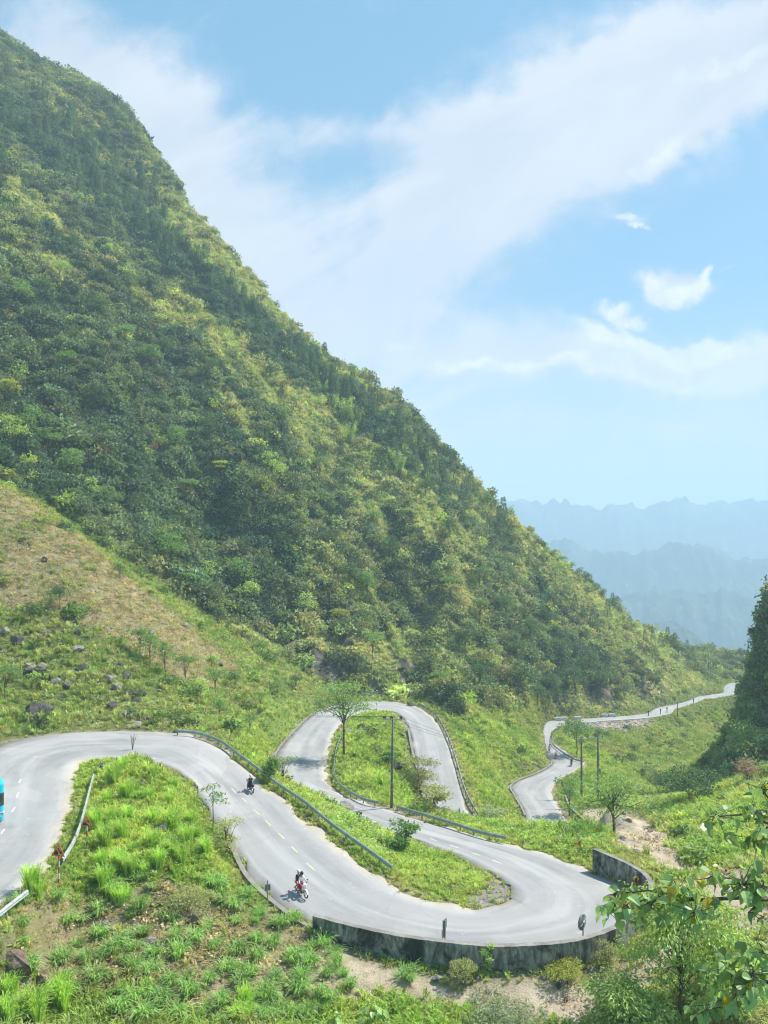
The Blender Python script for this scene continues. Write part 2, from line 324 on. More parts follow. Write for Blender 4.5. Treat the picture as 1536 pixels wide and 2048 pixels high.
Z = Z + mtb * (6.0 * D1 + 4.2 * D2 + .9 * D3 + 4.5 * (rid - .6) + 6.0 * (rav - .55)) * (.35 + .65 * smooth(4, 40, RDIST)) * (.22 + .78 * smooth(0, 170, PYg - RIDGE)) + (1 - mtb) * smooth(.8, 5, RDIST) * (.3 * D2 + .16 * D3)
def flat(Zt, w0, w1, drop):
    k = 1 - smooth(w0, w1, RDIST); return Zt * (1 - k) + (RH - drop) * k
_fl = inpoly(PXg, PYg, [(-300,880),(0,975),(170,1090),(420,1270),(520,1350),(440,1440),(-300,1440)]) * smooth(5, 10, RDIST); Z = Z + blur(_fl, 3) * (.16 * np.sin(6.2832 * Z / 1.3 + 2 * D2))
Z = flat(Z, .9, 2.6, .10)
def grid_at(A, X, Y):
    X = np.asarray(X, float); Y = np.asarray(Y, float)
    j = np.clip(np.searchsorted(GX, X) - 1, 0, len(GX) - 2); i = np.clip(np.searchsorted(GY, Y) - 1, 0, len(GY) - 2)
    tx = np.clip((X - GX[j]) / (GX[j + 1] - GX[j]), 0, 1); ty = np.clip((Y - GY[i]) / (GY[i + 1] - GY[i]), 0, 1)
    return (A[i, j] * (1 - tx) + A[i, j + 1] * tx) * (1 - ty) + (A[i + 1, j] * (1 - tx) + A[i + 1, j + 1] * tx) * ty
def gz(X, Y): return float(grid_at(Z, X, Y))
def hit(x, y, d0=20, d1=480):
    """where the sight line of a photo point meets the ground"""
    ds = np.arange(d0, d1, .25); zz = grid_at(Z, (x - HX) * ds / F, ds); below = zz >= (HY - y) * ds / F
    k = int(np.argmax(below))
    if not below[k]: k = len(ds) - 1
    d = ds[k]; return Vector(((x - HX) * d / F, d, float(zz[k])))
PXg = HX + MX / MY * F; PYg = HY - Z / MY * F
# ---------------- terrain mesh, zones ----------------
GRASSY = [  # bright fresh grass
 [(150,1520),(270,1495),(330,1510),(420,1600),(470,1700),(470,1800),(420,1830),(330,1760),(200,1790),(60,1800),(110,1740),(165,1640)],
 [(1110,1465),(1150,1460),(1200,1500),(1260,1540),(1345,1605),(1300,1620),(1180,1610),(1130,1620),(1105,1590),(1160,1530)],
 [(900,1430),(1000,1420),(1090,1500),(1100,1530),(1050,1550),(1020,1600),(1050,1640),(960,1640),(930,1560)],
 [(440,1440),(530,1400),(600,1395),(640,1405),(560,1500),(550,1560),(500,1530)],
 [(660,1480),(720,1420),(830,1410),(830,1500),(870,1600),(960,1640),(1060,1630),(1190,1650),(1250,1720),(1190,1745),(960,1680),(780,1620),(670,1590),(640,1540)],
 [(520,1550),(620,1560),(760,1630),(900,1710),(1020,1790),(930,1830),(780,1760),(600,1620)],
 [(640,1975),(830,1990),(1100,2010),(1250,2100),(560,2100)],
 [(1290,1560),(1450,1560),(1536,1600),(1536,1700),(1400,1760),(1330,1640)]]
SAND = [[(640,1870),(760,1930),(900,1960),(1150,1945),(1260,1930),(1480,1740),(1540,1760),(1540,1860),(1380,1900),(1280,1990),(1150,2060),(980,2030),(700,1985),(560,1960)],
        [(1190,1615),(1275,1620),(1345,1675),(1385,1740),(1320,1745),(1280,1705),(1235,1690),(1160,1625)], [(1330,1770),(1420,1735),(1500,1760),(1500,1830),(1380,1850)],
        [(20,1960),(100,1960),(110,2010),(20,2010)]]
SOIL = [[(0,970),(60,1000),(175,1085),(265,1165),(345,1225),(440,1300),(490,1350),(400,1385),(300,1325),(200,1265),(100,1230),(0,1215)],
        [(50,1800),(180,1790),(330,1745),(500,1815),(640,1865),(710,1985),(560,2060),(150,2060),(60,1900)], [(0,1880),(120,1880),(130,1960),(0,1960)]]
jx = fbm(MX / 3, MY / 3, 3) * 36 + fbm(MX / 15, MY / 15, 2) * 30; jy = fbm(MX / 3 + 50, MY / 3, 3) * 22
zpx, zpy = PXg + jx * np.clip(60 / MY, .2, 1), PYg + jy * np.clip(60 / MY, .2, 1)
def zone(polys, soft=2):
    r = np.zeros(MX.shape)
    for p in polys: r = np.maximum(r, inpoly(zpx, zpy, p).astype(float))
    return blur(r, soft)
ZG, ZS, ZO = zone(GRASSY), zone(SAND), zone(SOIL)
far_ok = (MY < 260)
ZO *= np.clip(np.where(MY > 85, .5, .3) + 1.1 * smooth(-.3, .12, fbm(MX / 8 + 11, MY / 8, 4)), 0, 1); ZG *= far_ok; ZS *= far_ok; ZO *= far_ok
g2 = smooth(-.25, .4, fbm(MX / 6, MY / 6, 4)); g3 = smooth(-.1, .35, fbm(MX / 1.8, MY / 1.8 + 30, 3))
def C3(*c): return np.array(c)
colr = C3(.085, .105, .035)[None, None] * (1 - g2[..., None]) + C3(.16, .17, .055) * g2[..., None]
lay = lambda c, k: colr * (1 - k[..., None]) + c * k[..., None]
colr = lay(C3(.07, .085, .035) * (1 - g3[..., None] * .2) + C3(.06, .06, .025) * g2[..., None], mtb)
colr = lay(C3(.17, .24, .045) * (1 - g2[..., None]) + C3(.24, .26, .08) * g2[..., None], ZG * .9)
terr = (.82 + .18 * np.sin(6.2832 * Z / 1.3 + 2 * D2))[..., None]
colr = lay(C3(.54, .44, .29) * terr * (1 - g3[..., None] * .35) + C3(.05, .04, .02), ZO * .85 * (.35 + .65 * g3))
colr = lay(C3(.52, .43, .33) + (g3[..., None] - .5) * .06, ZS * .95)
shoulder = (1 - smooth(.6, 1.7, RDIST + .7 * jy / 22)) * (MY < 200)
colr = lay(C3(.33, .28, .20) * (1 - .25 * g3[..., None]), shoulder * .75)
ROCKY = [[(560,1290),(620,1330),(640,1400),(800,1400),(840,1330),(760,1270),(640,1260)], [(1100,1380),(1300,1360),(1420,1350),(1440,1390),(1300,1420),(1110,1440)], [(1020,1500),(1080,1510),(1090,1535),(1030,1545)]]
ZR = zone(ROCKY, 1); colr = lay(C3(.17, .15, .125) * (.35 + .9 * g3[..., None]), ZR * .9)
RUBB = blur(inpoly(PXg, PYg, [(1125,1444),(1200,1441),(1300,1437),(1315,1444),(1290,1456),(1230,1462),(1150,1458)]).astype(float), 1) * (MY > 150); colr = lay(C3(.42, .34, .27) * (.7 + .5 * g3[..., None]), RUBB)
GRV = blur(inpoly(PXg, PYg, [(960,1775),(985,1755),(1012,1768),(1026,1788),(1012,1804),(970,1818),(930,1820),(945,1800)]).astype(float), 1) * (MY < 80); colr = lay(C3(.36, .33, .29) * (.7 + .5 * g3[..., None]), GRV)
colr = np.clip(colr, .01, 1)

def mat(name, build):
    m_ = bpy.data.materials.new(name); m_.use_nodes = True; t = m_.node_tree; t.nodes.clear(); n_ = NT(t)
    o = t.nodes.new('ShaderNodeOutputMaterial'); s_ = build(n_); t.links.new(s_, o.inputs[0]); return m_
def pbr(n_, col, rough=.9, metal=0.0, bump=None, bstr=.4, bdist=.05, spec=.3):
    p = n_.n('ShaderNodeBsdfPrincipled'); n_.put(p.inputs['Base Color'], col); n_.put(p.inputs['Roughness'], rough)
    p.inputs['Metallic'].default_value = metal; p.inputs['Specular IOR Level'].default_value = spec
    if bump is not None:
        b = n_.n('ShaderNodeBump'); b.inputs['Strength'].default_value = bstr; b.inputs['Distance'].default_value = bdist; n_.put(b.inputs['Height'], bump); n_.put(p.inputs['Normal'], b.outputs[0])
    return p.outputs[0]
def m_ground(n_):
    at = n_.n('ShaderNodeAttribute', attribute_name='col'); g = n_.n('ShaderNodeNewGeometry'); pos = g.outputs['Position']
    a = n_.noise(pos, 1.1, 6, .65); b = n_.noise(pos, 9, 5, .7)
    k = n_.m('ADD', n_.m('MULTIPLY', a, 1.1), n_.m('MULTIPLY', b, .9))
    c = n_.n('ShaderNodeVectorMath', operation='SCALE'); n_.put(c.inputs[0], at.outputs['Color']); n_.put(c.inputs['Scale'], n_.m('MAXIMUM', k, .25))
    return pbr(n_, c.outputs[0], .95, bump=n_.m('ADD', a, b), bstr=.9, bdist=.18, spec=.1)
M_GROUND = mat('ground_soil_and_turf', m_ground)
ny, nx = MX.shape
V_ = np.stack([MX.ravel(), MY.ravel(), Z.ravel()], 1)
ii, jj = np.meshgrid(np.arange(ny - 1), np.arange(nx - 1), indexing='ij'); a_ = (ii * nx + jj).ravel()
FQ = np.stack([a_, a_ + 1, a_ + nx + 1, a_ + nx], 1)
def fast_mesh(name, V, Fq, m_, smooth_=True):
    me = bpy.data.meshes.new(name); me.vertices.add(len(V)); me.vertices.foreach_set('co', np.asarray(V, np.float32).ravel())
    k = Fq.shape[1]; me.loops.add(Fq.size); me.loops.foreach_set('vertex_index', Fq.ravel().astype(np.int32))
    me.polygons.add(len(Fq)); me.polygons.foreach_set('loop_start', np.arange(0, Fq.size, k, dtype=np.int32))
    me.polygons.foreach_set('use_smooth', np.full(len(Fq), smooth_)); me.materials.append(m_); me.update(calc_edges=True); me.validate()
    return me
me = fast_mesh('hillside_ground', V_, FQ, M_GROUND)
ca = me.attributes.new('col', 'FLOAT_COLOR', 'POINT'); ca.data.foreach_set('color', np.concatenate([colr.reshape(-1, 3), np.ones((colr.shape[0] * colr.shape[1], 1))], 1).astype(np.float32).ravel())
ground = bpy.data.objects.new('hillside_ground', me); COL.objects.link(ground); tag(ground, kind='structure')

# ---------------- road surface ----------------
def m_road(n_):
    g = n_.n('ShaderNodeNewGeometry'); pos = g.outputs['Position']; uvn = n_.n('ShaderNodeUVMap')
    st = n_.n('ShaderNodeMapping', i_Vector=uvn.outputs[0]); st.inputs['Scale'].default_value = (.10, 1.0, 1)
    streak = n_.noise(st.outputs[0], 5.0, 5, .6, .2); big = n_.noise(pos, .25, 4, .6); fine = n_.noise(pos, 26, 4, .7)
    c = n_.mix(n_.ss(streak, .3, .7), (.235, .233, .235, 1), (.385, .38, .378, 1))
    c = n_.mix(n_.m('MULTIPLY', n_.ss(big, .4, .7), .45), c, (.43, .41, .39, 1))
    c = n_.mix(n_.m('MULTIPLY', n_.ss(fine, .35, .7), .35), c, (.24, .24, .25, 1))
    us = n_.n('ShaderNodeSeparateXYZ', i_0=uvn.outputs[0]); e = n_.m('ABSOLUTE', n_.m('SUBTRACT', us.outputs[1], .5))
    ed = n_.ss(n_.m('ADD', e, n_.m('MULTIPLY', n_.m('SUBTRACT', big, .5), .22)), .40, .5)
    c = n_.mix(n_.m('MULTIPLY', ed, .6), c, (.42, .36, .27, 1))
    wh = n_.m('ABSOLUTE', n_.m('SUBTRACT', n_.m('FRACT', n_.m('MULTIPLY', us.outputs[1], 2.0)), .5))
    c = n_.mix(n_.m('MULTIPLY', n_.ss(wh, .28, .12), n_.m('MULTIPLY', n_.ss(streak, .3, .65), .45)), c, (.26, .255, .26, 1))
    crk = n_.n('ShaderNodeTexVoronoi', feature='DISTANCE_TO_EDGE'); n_.put(crk.inputs['Vector'], pos); crk.inputs['Scale'].default_value = .35
    c = n_.mix(n_.m('MULTIPLY', n_.ss(crk.outputs[0], .012, .002), n_.m('MULTIPLY', n_.ss(big, .45, .6), .35)), c, (.2, .2, .2, 1))
    pt = n_.n('ShaderNodeTexVoronoi', feature='F1'); n_.put(pt.inputs['Vector'], n_.n('ShaderNodeMapping', i_Vector=uvn.outputs[0], i_Scale=(1.6, 2.6, 1)).outputs[0]); pt.inputs['Scale'].default_value = 1.0; pt.inputs['Randomness'].default_value = .7
    ps = n_.n('ShaderNodeSeparateColor', i_0=pt.outputs['Color'])
    c = n_.mix(n_.m('MULTIPLY', n_.ss(ps.outputs[0], .72, .78), .16), c, (.22, .22, .225, 1)); c = n_.mix(n_.m('MULTIPLY', n_.ss(ps.outputs[1], .8, .88), .14), c, (.55, .53, .5, 1))
    sp = n_.noise(pos, 1.7, 6, .75); c = n_.mix(n_.m('MULTIPLY', n_.ss(sp, .62, .7), .5), c, (.6, .58, .54, 1)); c = n_.mix(n_.m('MULTIPLY', n_.ss(sp, .36, .30), .5), c, (.17, .17, .17, 1))
    return pbr(n_, c, .85, bump=fine, bstr=.3, bdist=.02, spec=.25)
M_ROAD = mat('worn_grey_asphalt', m_road)
NC = 8; RV, RU = [], []
L = np.concatenate([[0], np.cumsum(np.linalg.norm(np.diff((EA + EB) / 2, axis=0), axis=1))])
for i in range(len(EA)):
    for k in range(NC + 1):
        t = k / NC; p = EA[i] * (1 - t) + EB[i] * t
        if k in (0, NC):
            p = p + np.array((fbm(np.array([L[i] * .35]), np.array([k * 3.1]), 3)[0] * .8,) * 2 + (0,))
        RV.append(p + (0, 0, .0 + .03 * math.sin(math.pi * t))); RU.append((L[i] * .12, t))
RV = np.array(RV); ri, rj = np.meshgrid(np.arange(len(EA) - 1), np.arange(NC), indexing='ij'); a_ = (ri * (NC + 1) + rj).ravel()
RF = np.stack([a_, a_ + NC + 1, a_ + NC + 2, a_ + 1], 1)
# give it thickness at the rim: skirts
nv = len(RV); sk = RV.reshape(len(EA), NC + 1, 3)[:, [0, NC]].copy(); sk[..., 2] -= .35
SV = np.vstack([RV, sk.reshape(-1, 3)]); f2 = []
for i in range(len(EA) - 1):
    f2 += [(i * (NC + 1), nv + 2 * i, nv + 2 * (i + 1), (i + 1) * (NC + 1)), (i * (NC + 1) + NC, (i + 1) * (NC + 1) + NC, nv + 2 * (i + 1) + 1, nv + 2 * i + 1)]
RF2 = np.vstack([RF, np.array(f2)])
from mathutils.bvhtree import BVHTree
RBV = BVHTree.FromPolygons([tuple(v_) for v_ in RV], [tuple(int(k) for k in f) for f in RF])
rme = fast_mesh('mountain_road', SV, RF2, M_ROAD)
uvl = rme.uv_layers.new(name='UVMap'); UU = np.array(RU + [(L[i // 2] * .12, i % 2) for i in range(2 * len(EA))]); uvl.data.foreach_set('uv', UU[[l.vertex_index for l in rme.loops]].astype(np.float32).ravel())
if rme.polygons[0].normal.z < 0: rme.flip_normals()
road = bpy.data.objects.new('road', rme); COL.objects.link(road); tag(road, kind='structure')
# ---------------- distant hills and the valley floor ----------------
def hill_sheet(name, d0, d1, nd, x0, x1, nx_, prof, seed, mtl, rough, base):
    """a real range of hills: prof gives the crest height at each bearing, the flanks fall off on both sides"""
    dd = np.linspace(0, 1, nd); xs = np.linspace(x0, x1, nx_); T, XX = np.meshgrid(dd, xs, indexing='ij')
    D = d0 + (d1 - d0) * T; X = (XX - HX) / F * D
    crest = np.interp(XX, *prof[:2]); zc = (HY - crest) / F * (d0 + d1) / 2
    w = np.sin(np.pi * np.clip(T, 0, 1)) ** 1.15
    s_ = (d1 - d0)
    r1 = 1 - np.abs(fbm(X / (s_ * .16) + seed, D / (s_ * .2), 4)) * 2.1
    nz = fbm(X / (s_ * .07) + seed, D / (s_ * .07), 4)
    zb = base[0] + (base[1] - base[0]) * T
    Zh = zb + (zc - zb) * w * (1 + .0 * r1) + rough * (r1 - .75) * np.sin(np.pi * T) * (.35 + .65 * np.abs(T - .5) * 2) + rough * .4 * nz * np.sin(np.pi * T) * (np.abs(T - .5) * 2 + .18)
    V = np.stack([X.ravel(), D.ravel(), Zh.ravel()], 1)
    i_, j_ = np.meshgrid(np.arange(nd - 1), np.arange(nx_ - 1), indexing='ij'); a = (i_ * nx_ + j_).ravel()
    me = fast_mesh(name, V, np.stack([a, a + 1, a + nx_ + 1, a + nx_], 1), mtl)
    o = bpy.data.objects.new(name, me); COL.objects.link(o); tag(o, kind='structure'); return o
def m_far(n_):
    g = n_.n('ShaderNodeNewGeometry'); a = n_.noise(g.outputs['Position'], .006, 8, .7); b = n_.noise(g.outputs['Position'], .03, 5, .7)
    c = n_.mix(n_.ss(a, .42, .6), (.025, .045, .05, 1), (.10, .13, .10, 1)); c = n_.mix(n_.ss(b, .58, .72), c, (.24, .25, .24, 1))
    return pbr(n_, c, 1, bump=a, bstr=1, bdist=30, spec=.05)
M_FAR = mat('wooded_far_hills', m_far)
kx = np.arange(700, 2000, 12)
def karst(pts, amp, per, seed):
    xs, ys = zip(*pts); y = np.interp(kx, xs, ys)
    return kx, y - amp * np.abs(fbm(kx / per + seed, kx * 0 + seed, 3)) * 2
hill_sheet('far_mountain_range', 3650, 4450, 90, 700, 1900, 420, karst([(700,1010),(980,1006),(1045,1002),(1075,1012),(1110,1002),(1150,1012),(1200,1020),(1240,1010),(1290,1021),(1340,1006),(1365,1002),(1400,1012),(1440,1007),(1500,1006),(1600,1003),(2000,990)], 16, 22, 3), 3.3, M_FAR, 90, (-700, -250))
hill_sheet('middle_mountain_range', 2500, 3100, 90, 800, 1900, 420, karst([(800,1140),(1080,1110),(1110,1086),(1135,1082),(1165,1098),(1190,1112),(1235,1106),(1265,1118),(1290,1108),(1330,1092),(1370,1087),(1410,1089),(1445,1108),(1470,1124),(1495,1114),(1510,1127),(1545,1118),(1700,1100),(2000,1090)], 13, 20, 9), 7.7, M_FAR, 68, (-500, -450))
hill_sheet('wooded_foothills', 1850, 2450, 80, 900, 1900, 320, karst([(900,1230),(1150,1225),(1250,1195),(1330,1178),(1400,1190),(1460,1185),(1540,1192),(1700,1170),(1900,1170)], 12, 34, 5), 1.7, M_FAR, 52, (-620, -450))
hill_sheet('near_valley_knoll', 1250, 1650, 60, 1150, 1700, 200, karst([(1150,1340),(1250,1290),(1300,1252),(1345,1243),(1385,1268),(1420,1300),(1500,1330),(1700,1320)], 6, 26, 2), 4.1, M_FAR, 36, (-420, -470))
vf = mesh_obj('valley_floor', [(-5900, 640, -520), (5900, 640, -520), (5900, 4560, -440), (-5900, 4560, -440)], [(0, 1, 2, 3)], M_FAR); tag(vf, kind='structure')
gs = mesh_obj('surrounding_ground', [(-5900, -3900, -120), (5900, -3900, -120), (5900, 639, -150), (-5900, 639, -150)], [(0, 1, 2, 3)], M_FAR); tag(gs, kind='structure')

# ---------------- the air ----------------
def m_haze(t):
    pass
hz = bpy.data.materials.new('valley_haze'); hz.use_nodes = True; ht = hz.node_tree; ht.nodes.clear()
pv = ht.nodes.new('ShaderNodeVolumePrincipled'); pv.inputs['Color'].default_value = (.62, .84, 1.0, 1); pv.inputs['Density'].default_value = HAZE = .00044; pv.inputs['Anisotropy'].default_value = 0.0
ho = ht.nodes.new('ShaderNodeOutputMaterial'); ht.links.new(pv.outputs[0], ho.inputs['Volume'])
bx = [(x, y, z) for x in (-6000, 6000) for y in (-4000, 4600) for z in (-540, 345)]
hb = mesh_obj('haze', bx, [(0, 1, 3, 2), (4, 6, 7, 5), (0, 4, 5, 1), (2, 3, 7, 6), (0, 2, 6, 4), (1, 5, 7, 3)], hz); tag(hb, kind='stuff')

# ---------------- plant building blocks ----------------
def m_leaf(base, var=.35, trans=.35, inst=False, rough=.6):
    def b(n_):
        g = n_.n('ShaderNodeNewGeometry'); oi = n_.n('ShaderNodeObjectInfo')
        if inst: c = n_.n('ShaderNodeAttribute', attribute_name='tint', attribute_type='INSTANCER').outputs['Color']
        else: c = n_.n('ShaderNodeRGB').outputs[0]; c.default_value = (*base, 1)
        k = n_.m('ADD', 1 - var, n_.m('MULTIPLY', g.outputs['Random Per Island'], 2 * var))
        if not inst: k = n_.m('MULTIPLY', k, n_.m('ADD', .85, n_.m('MULTIPLY', oi.outputs['Random'], .3)))
        v_ = n_.n('ShaderNodeVectorMath', operation='SCALE'); n_.put(v_.inputs[0], c); n_.put(v_.inputs['Scale'], k)
        d = n_.n('ShaderNodeBsdfPrincipled'); n_.put(d.inputs['Base Color'], v_.outputs[0]); d.inputs['Roughness'].default_value = rough; d.inputs['Specular IOR Level'].default_value = .3
        t2 = n_.n('ShaderNodeVectorMath', operation='MULTIPLY'); n_.put(t2.inputs[0], v_.outputs[0]); t2.inputs[1].default_value = (1.3, 1.25, .5)
        t_ = n_.n('ShaderNodeBsdfTranslucent'); n_.put(t_.inputs[0], t2.outputs[0])
        mx = n_.n('ShaderNodeMixShader'); mx.inputs[0].default_value = trans
        n_.t.links.new(d.outputs[0], mx.inputs[1]); n_.t.links.new(t_.outputs[0], mx.inputs[2]); return mx.outputs[0]
    return b
M_INST = mat('scattered_foliage', m_leaf(None, .3, .35, True))
def m_bark(c1, c2):
    def b(n_):
        g = n_.n('ShaderNodeTexCoord'); mp = n_.n('ShaderNodeMapping', i_Vector=g.outputs['Object']); mp.inputs['Scale'].default_value = (6, 6, 1.4)
        a = n_.noise(mp.outputs[0], 3, 5, .6); return pbr(n_, n_.mix(a, c1, c2), .9, bump=a, bstr=.6)
    return b
M_BARK = mat('rough_bark', m_bark((.07, .055, .04, 1), (.20, .17, .13, 1)))
R = random.Random
class MB:
    """collects faces for one mesh"""
    def __init__(s): s.v, s.f, s.mi = [], [], []
    def add(s, v, f, m_=0):
        n = len(s.v); s.v += [tuple(q) for q in v]; s.f += [tuple(i + n for i in q) for q in f]; s.mi += [m_] * len(f); return s
    def leaf(s, c, d, nrm, l, w, fold=.25, m_=0, seg=1):
        c, d, nrm = Vector(c), Vector(d).normalized(), Vector(nrm)
        sd = d.cross(nrm)
        if sd.length < 1e-4: sd = d.orthogonal()
        sd.normalize(); up = sd.cross(d).normalized()
        mid = c + d * l * .5; tip = c + d * l - up * l * .12
        s.add([c, mid + sd * w / 2 + up * w * fold, tip, mid - sd * w / 2 + up * w * fold], [(0, 1, 2), (0, 2, 3)], m_)
    def tube(s, pts, rad, n=6, m_=0, cap=True):
        pts = [Vector(p) for p in pts]; rad = rad if isinstance(rad, (list, tuple)) else [rad] * len(pts); V = []; Fc = []
        t0 = (pts[1] - pts[0]).normalized(); a = t0.orthogonal().normalized()
        for i, p in enumerate(pts):
            t = (pts[min(i + 1, len(pts) - 1)] - pts[max(i - 1, 0)]).normalized(); a = (a - t * a.dot(t)).normalized(); b = t.cross(a)
            for k in range(n):
                q = 2 * math.pi * k / n; V.append(p + (a * math.cos(q) + b * math.sin(q)) * rad[i])
        for i in range(len(pts) - 1):
            for k in range(n): k2 = (k + 1) % n; Fc.append((i * n + k, i * n + k2, (i + 1) * n + k2, (i + 1) * n + k))
        if cap: Fc.append(tuple(range(n))[::-1]); Fc.append(tuple((len(pts) - 1) * n + k for k in range(n)))
        return s.add(V, Fc, m_)
    def box(s, c, d, m_=0, M=None):
        c = Vector(c); V = [Vector((sx * d[0] / 2, sy * d[1] / 2, sz * d[2] / 2)) for sx in (-1, 1) for sy in (-1, 1) for sz in (-1, 1)]
        V = [(M @ q if M else q) + c for q in V]
        return s.add(V, [(0, 1, 3, 2), (4, 6, 7, 5), (0, 4, 5, 1), (2, 3, 7, 6), (0, 2, 6, 4), (1, 5, 7, 3)], m_)
    def obj(s, name, mats, parent=None, smooth=False, link=True):
        return mesh_obj(name, s.v, s.f, mats, parent, smooth, s.mi, link)
def rdir(r, zmin=-1):
    while True:
        q = Vector((r.gauss(0, 1), r.gauss(0, 1), r.gauss(0, 1))).normalized()
        if q.z >= zmin: return q
def mb_shrub(seed, n=150, leaf=.26, flat_=.8, lobes=5):
    r = R(seed); m_ = MB(); L_ = [(Vector((r.uniform(-.5, .5), r.uniform(-.5, .5), r.uniform(.25, .75) * flat_)), r.uniform(.35, .6)) for _ in range(lobes)]
    for _ in range(n):
        c, rr = r.choice(L_); d = rdir(r, -.5); p = c + d * rr * r.uniform(.7, 1.08)
        o = (d + rdir(r) * .7).normalized(); m_.leaf(p, rdir(r), o, leaf * r.uniform(.7, 1.4), leaf * r.uniform(.5, .9))
    return m_
def mb_tuft(seed, n=26, h=1.0, spread=.35, w=.05, lean=.5):
    r = R(seed); m_ = MB()
    for _ in range(n):
        a = r.uniform(0, 6.283); b0 = Vector((math.cos(a), math.sin(a), 0)) * r.uniform(0, spread * .5); hh = h * r.uniform(.55, 1.05); dr = Vector((math.cos(a), math.sin(a), 0)); ln = r.uniform(.1, lean)
        sd = Vector((-math.sin(a), math.cos(a), 0)); p = [b0 + dr * spread * .15 * 0 + Vector((0, 0, 0)), b0 + dr * hh * ln * .35 + Vector((0, 0, hh * .55)), b0 + dr * hh * ln * .9 + Vector((0, 0, hh * .9)), b0 + dr * hh * (ln * 1.6) + Vector((0, 0, hh * (1 - ln * .35)))]
        ww = [w * .6, w, w * .8, .004]; V = []
        for q, wq in zip(p, ww): V += [q - sd * wq / 2, q + sd * wq / 2]
        m_.add(V, [(0, 1, 3, 2), (2, 3, 5, 4), (4, 5, 7, 6)])
    return m_
def mb_herb(seed, n=46, h=.7, leaf=.17):
    r = R(seed); m_ = MB()
    for _ in range(n):
        a = r.uniform(0, 6.283); q = r.uniform(0, .45); z = h * r.uniform(.2, 1) * (1 - q * .7); d = Vector((math.cos(a), math.sin(a), r.uniform(-.3, .6)))
        m_.leaf((math.cos(a) * q, math.sin(a) * q, z), d, (0, 0, 1) if r.random() < .6 else rdir(r), leaf * r.uniform(.7, 1.3), leaf * r.uniform(.35, .6))
    return m_
protos = {}
def proto(kind, builders, mats=None):
    c = bpy.data.collections.new('stock_' + kind); obs = []
    for i, b in enumerate(builders): o = b.obj(kind, mats or [M_INST], link=False); c.objects.link(o); obs.append(o)
    protos[kind] = c
proto('shrub', [mb_shrub(s, 150) for s in range(5)] + [mb_shrub(20, 110, .34, 1.1), mb_shrub(21, 190, .2, .6)])
proto('tuft', [mb_tuft(s, 24, 1, .3, .055, .45) for s in range(4)] + [mb_tuft(9, 16, .8, .5, .07, .8)])
proto('herb', [mb_herb(s) for s in range(4)])
proto('litter', [mb_tuft(40, 18, .35, .9, .03, 2.2), mb_shrub(41, 26, .2, .25, 3)])
proto('stone', [])
def rock_mesh(seed, n=2, flat_=.75):
    bm = bmesh.new(); bmesh.ops.create_icosphere(bm, subdivisions=n, radius=1); r = R(seed); planes = [(rdir(r), r.uniform(.42, .85)) for _ in range(14)]
    for v_ in bm.verts:
        p = v_.co.copy()
        for nn, dd in planes:
            k = p.dot(nn)
            if k > dd: p -= nn * (k - dd)
        v_.co = Vector((p.x, p.y, p.z * flat_)) * (1 + .07 * r.uniform(-1, 1))
    V = [v_.co.copy() for v_ in bm.verts]; Fc = [tuple(q.index for q in f.verts) for f in bm.faces]; bm.free(); m_ = MB(); m_.add(V, Fc); return m_
def m_rock(c1, c2, c3):
    def b(n_):
        g = n_.n('ShaderNodeNewGeometry'); a = n_.noise(g.outputs['Position'], 2.2, 8, .7); v_ = n_.noise(g.outputs['Position'], 11, 6, .7)
        c = n_.mix(n_.ss(a, .35, .65), c1, c2); c = n_.mix(n_.m('MULTIPLY', n_.ss(v_, .5, .72), .7), c, c3); return pbr(n_, c, .9, bump=n_.m('ADD', a, v_), bstr=.9, bdist=.1)
    return b
M_ROCKD = mat('dark_limestone', m_rock((.036, .034, .030, 1), (.115, .108, .096, 1), (.29, .27, .24, 1)))
M_ROCKL = mat('pale_limestone', m_rock((.17, .15, .13, 1), (.34, .31, .28, 1), (.5, .46, .42, 1)))
M_ROCKB = mat('brown_earth_rock', m_rock((.10, .07, .05, 1), (.24, .18, .13, 1), (.35, .29, .23, 1)))
M_ROCKS = {'d': M_ROCKD, 'l': M_ROCKL, 'b': M_ROCKB}
cst = protos['stone']
for i in range(4): o_ = rock_mesh(i, 1).obj('stone', [M_ROCKL], link=False); cst.objects.link(o_)

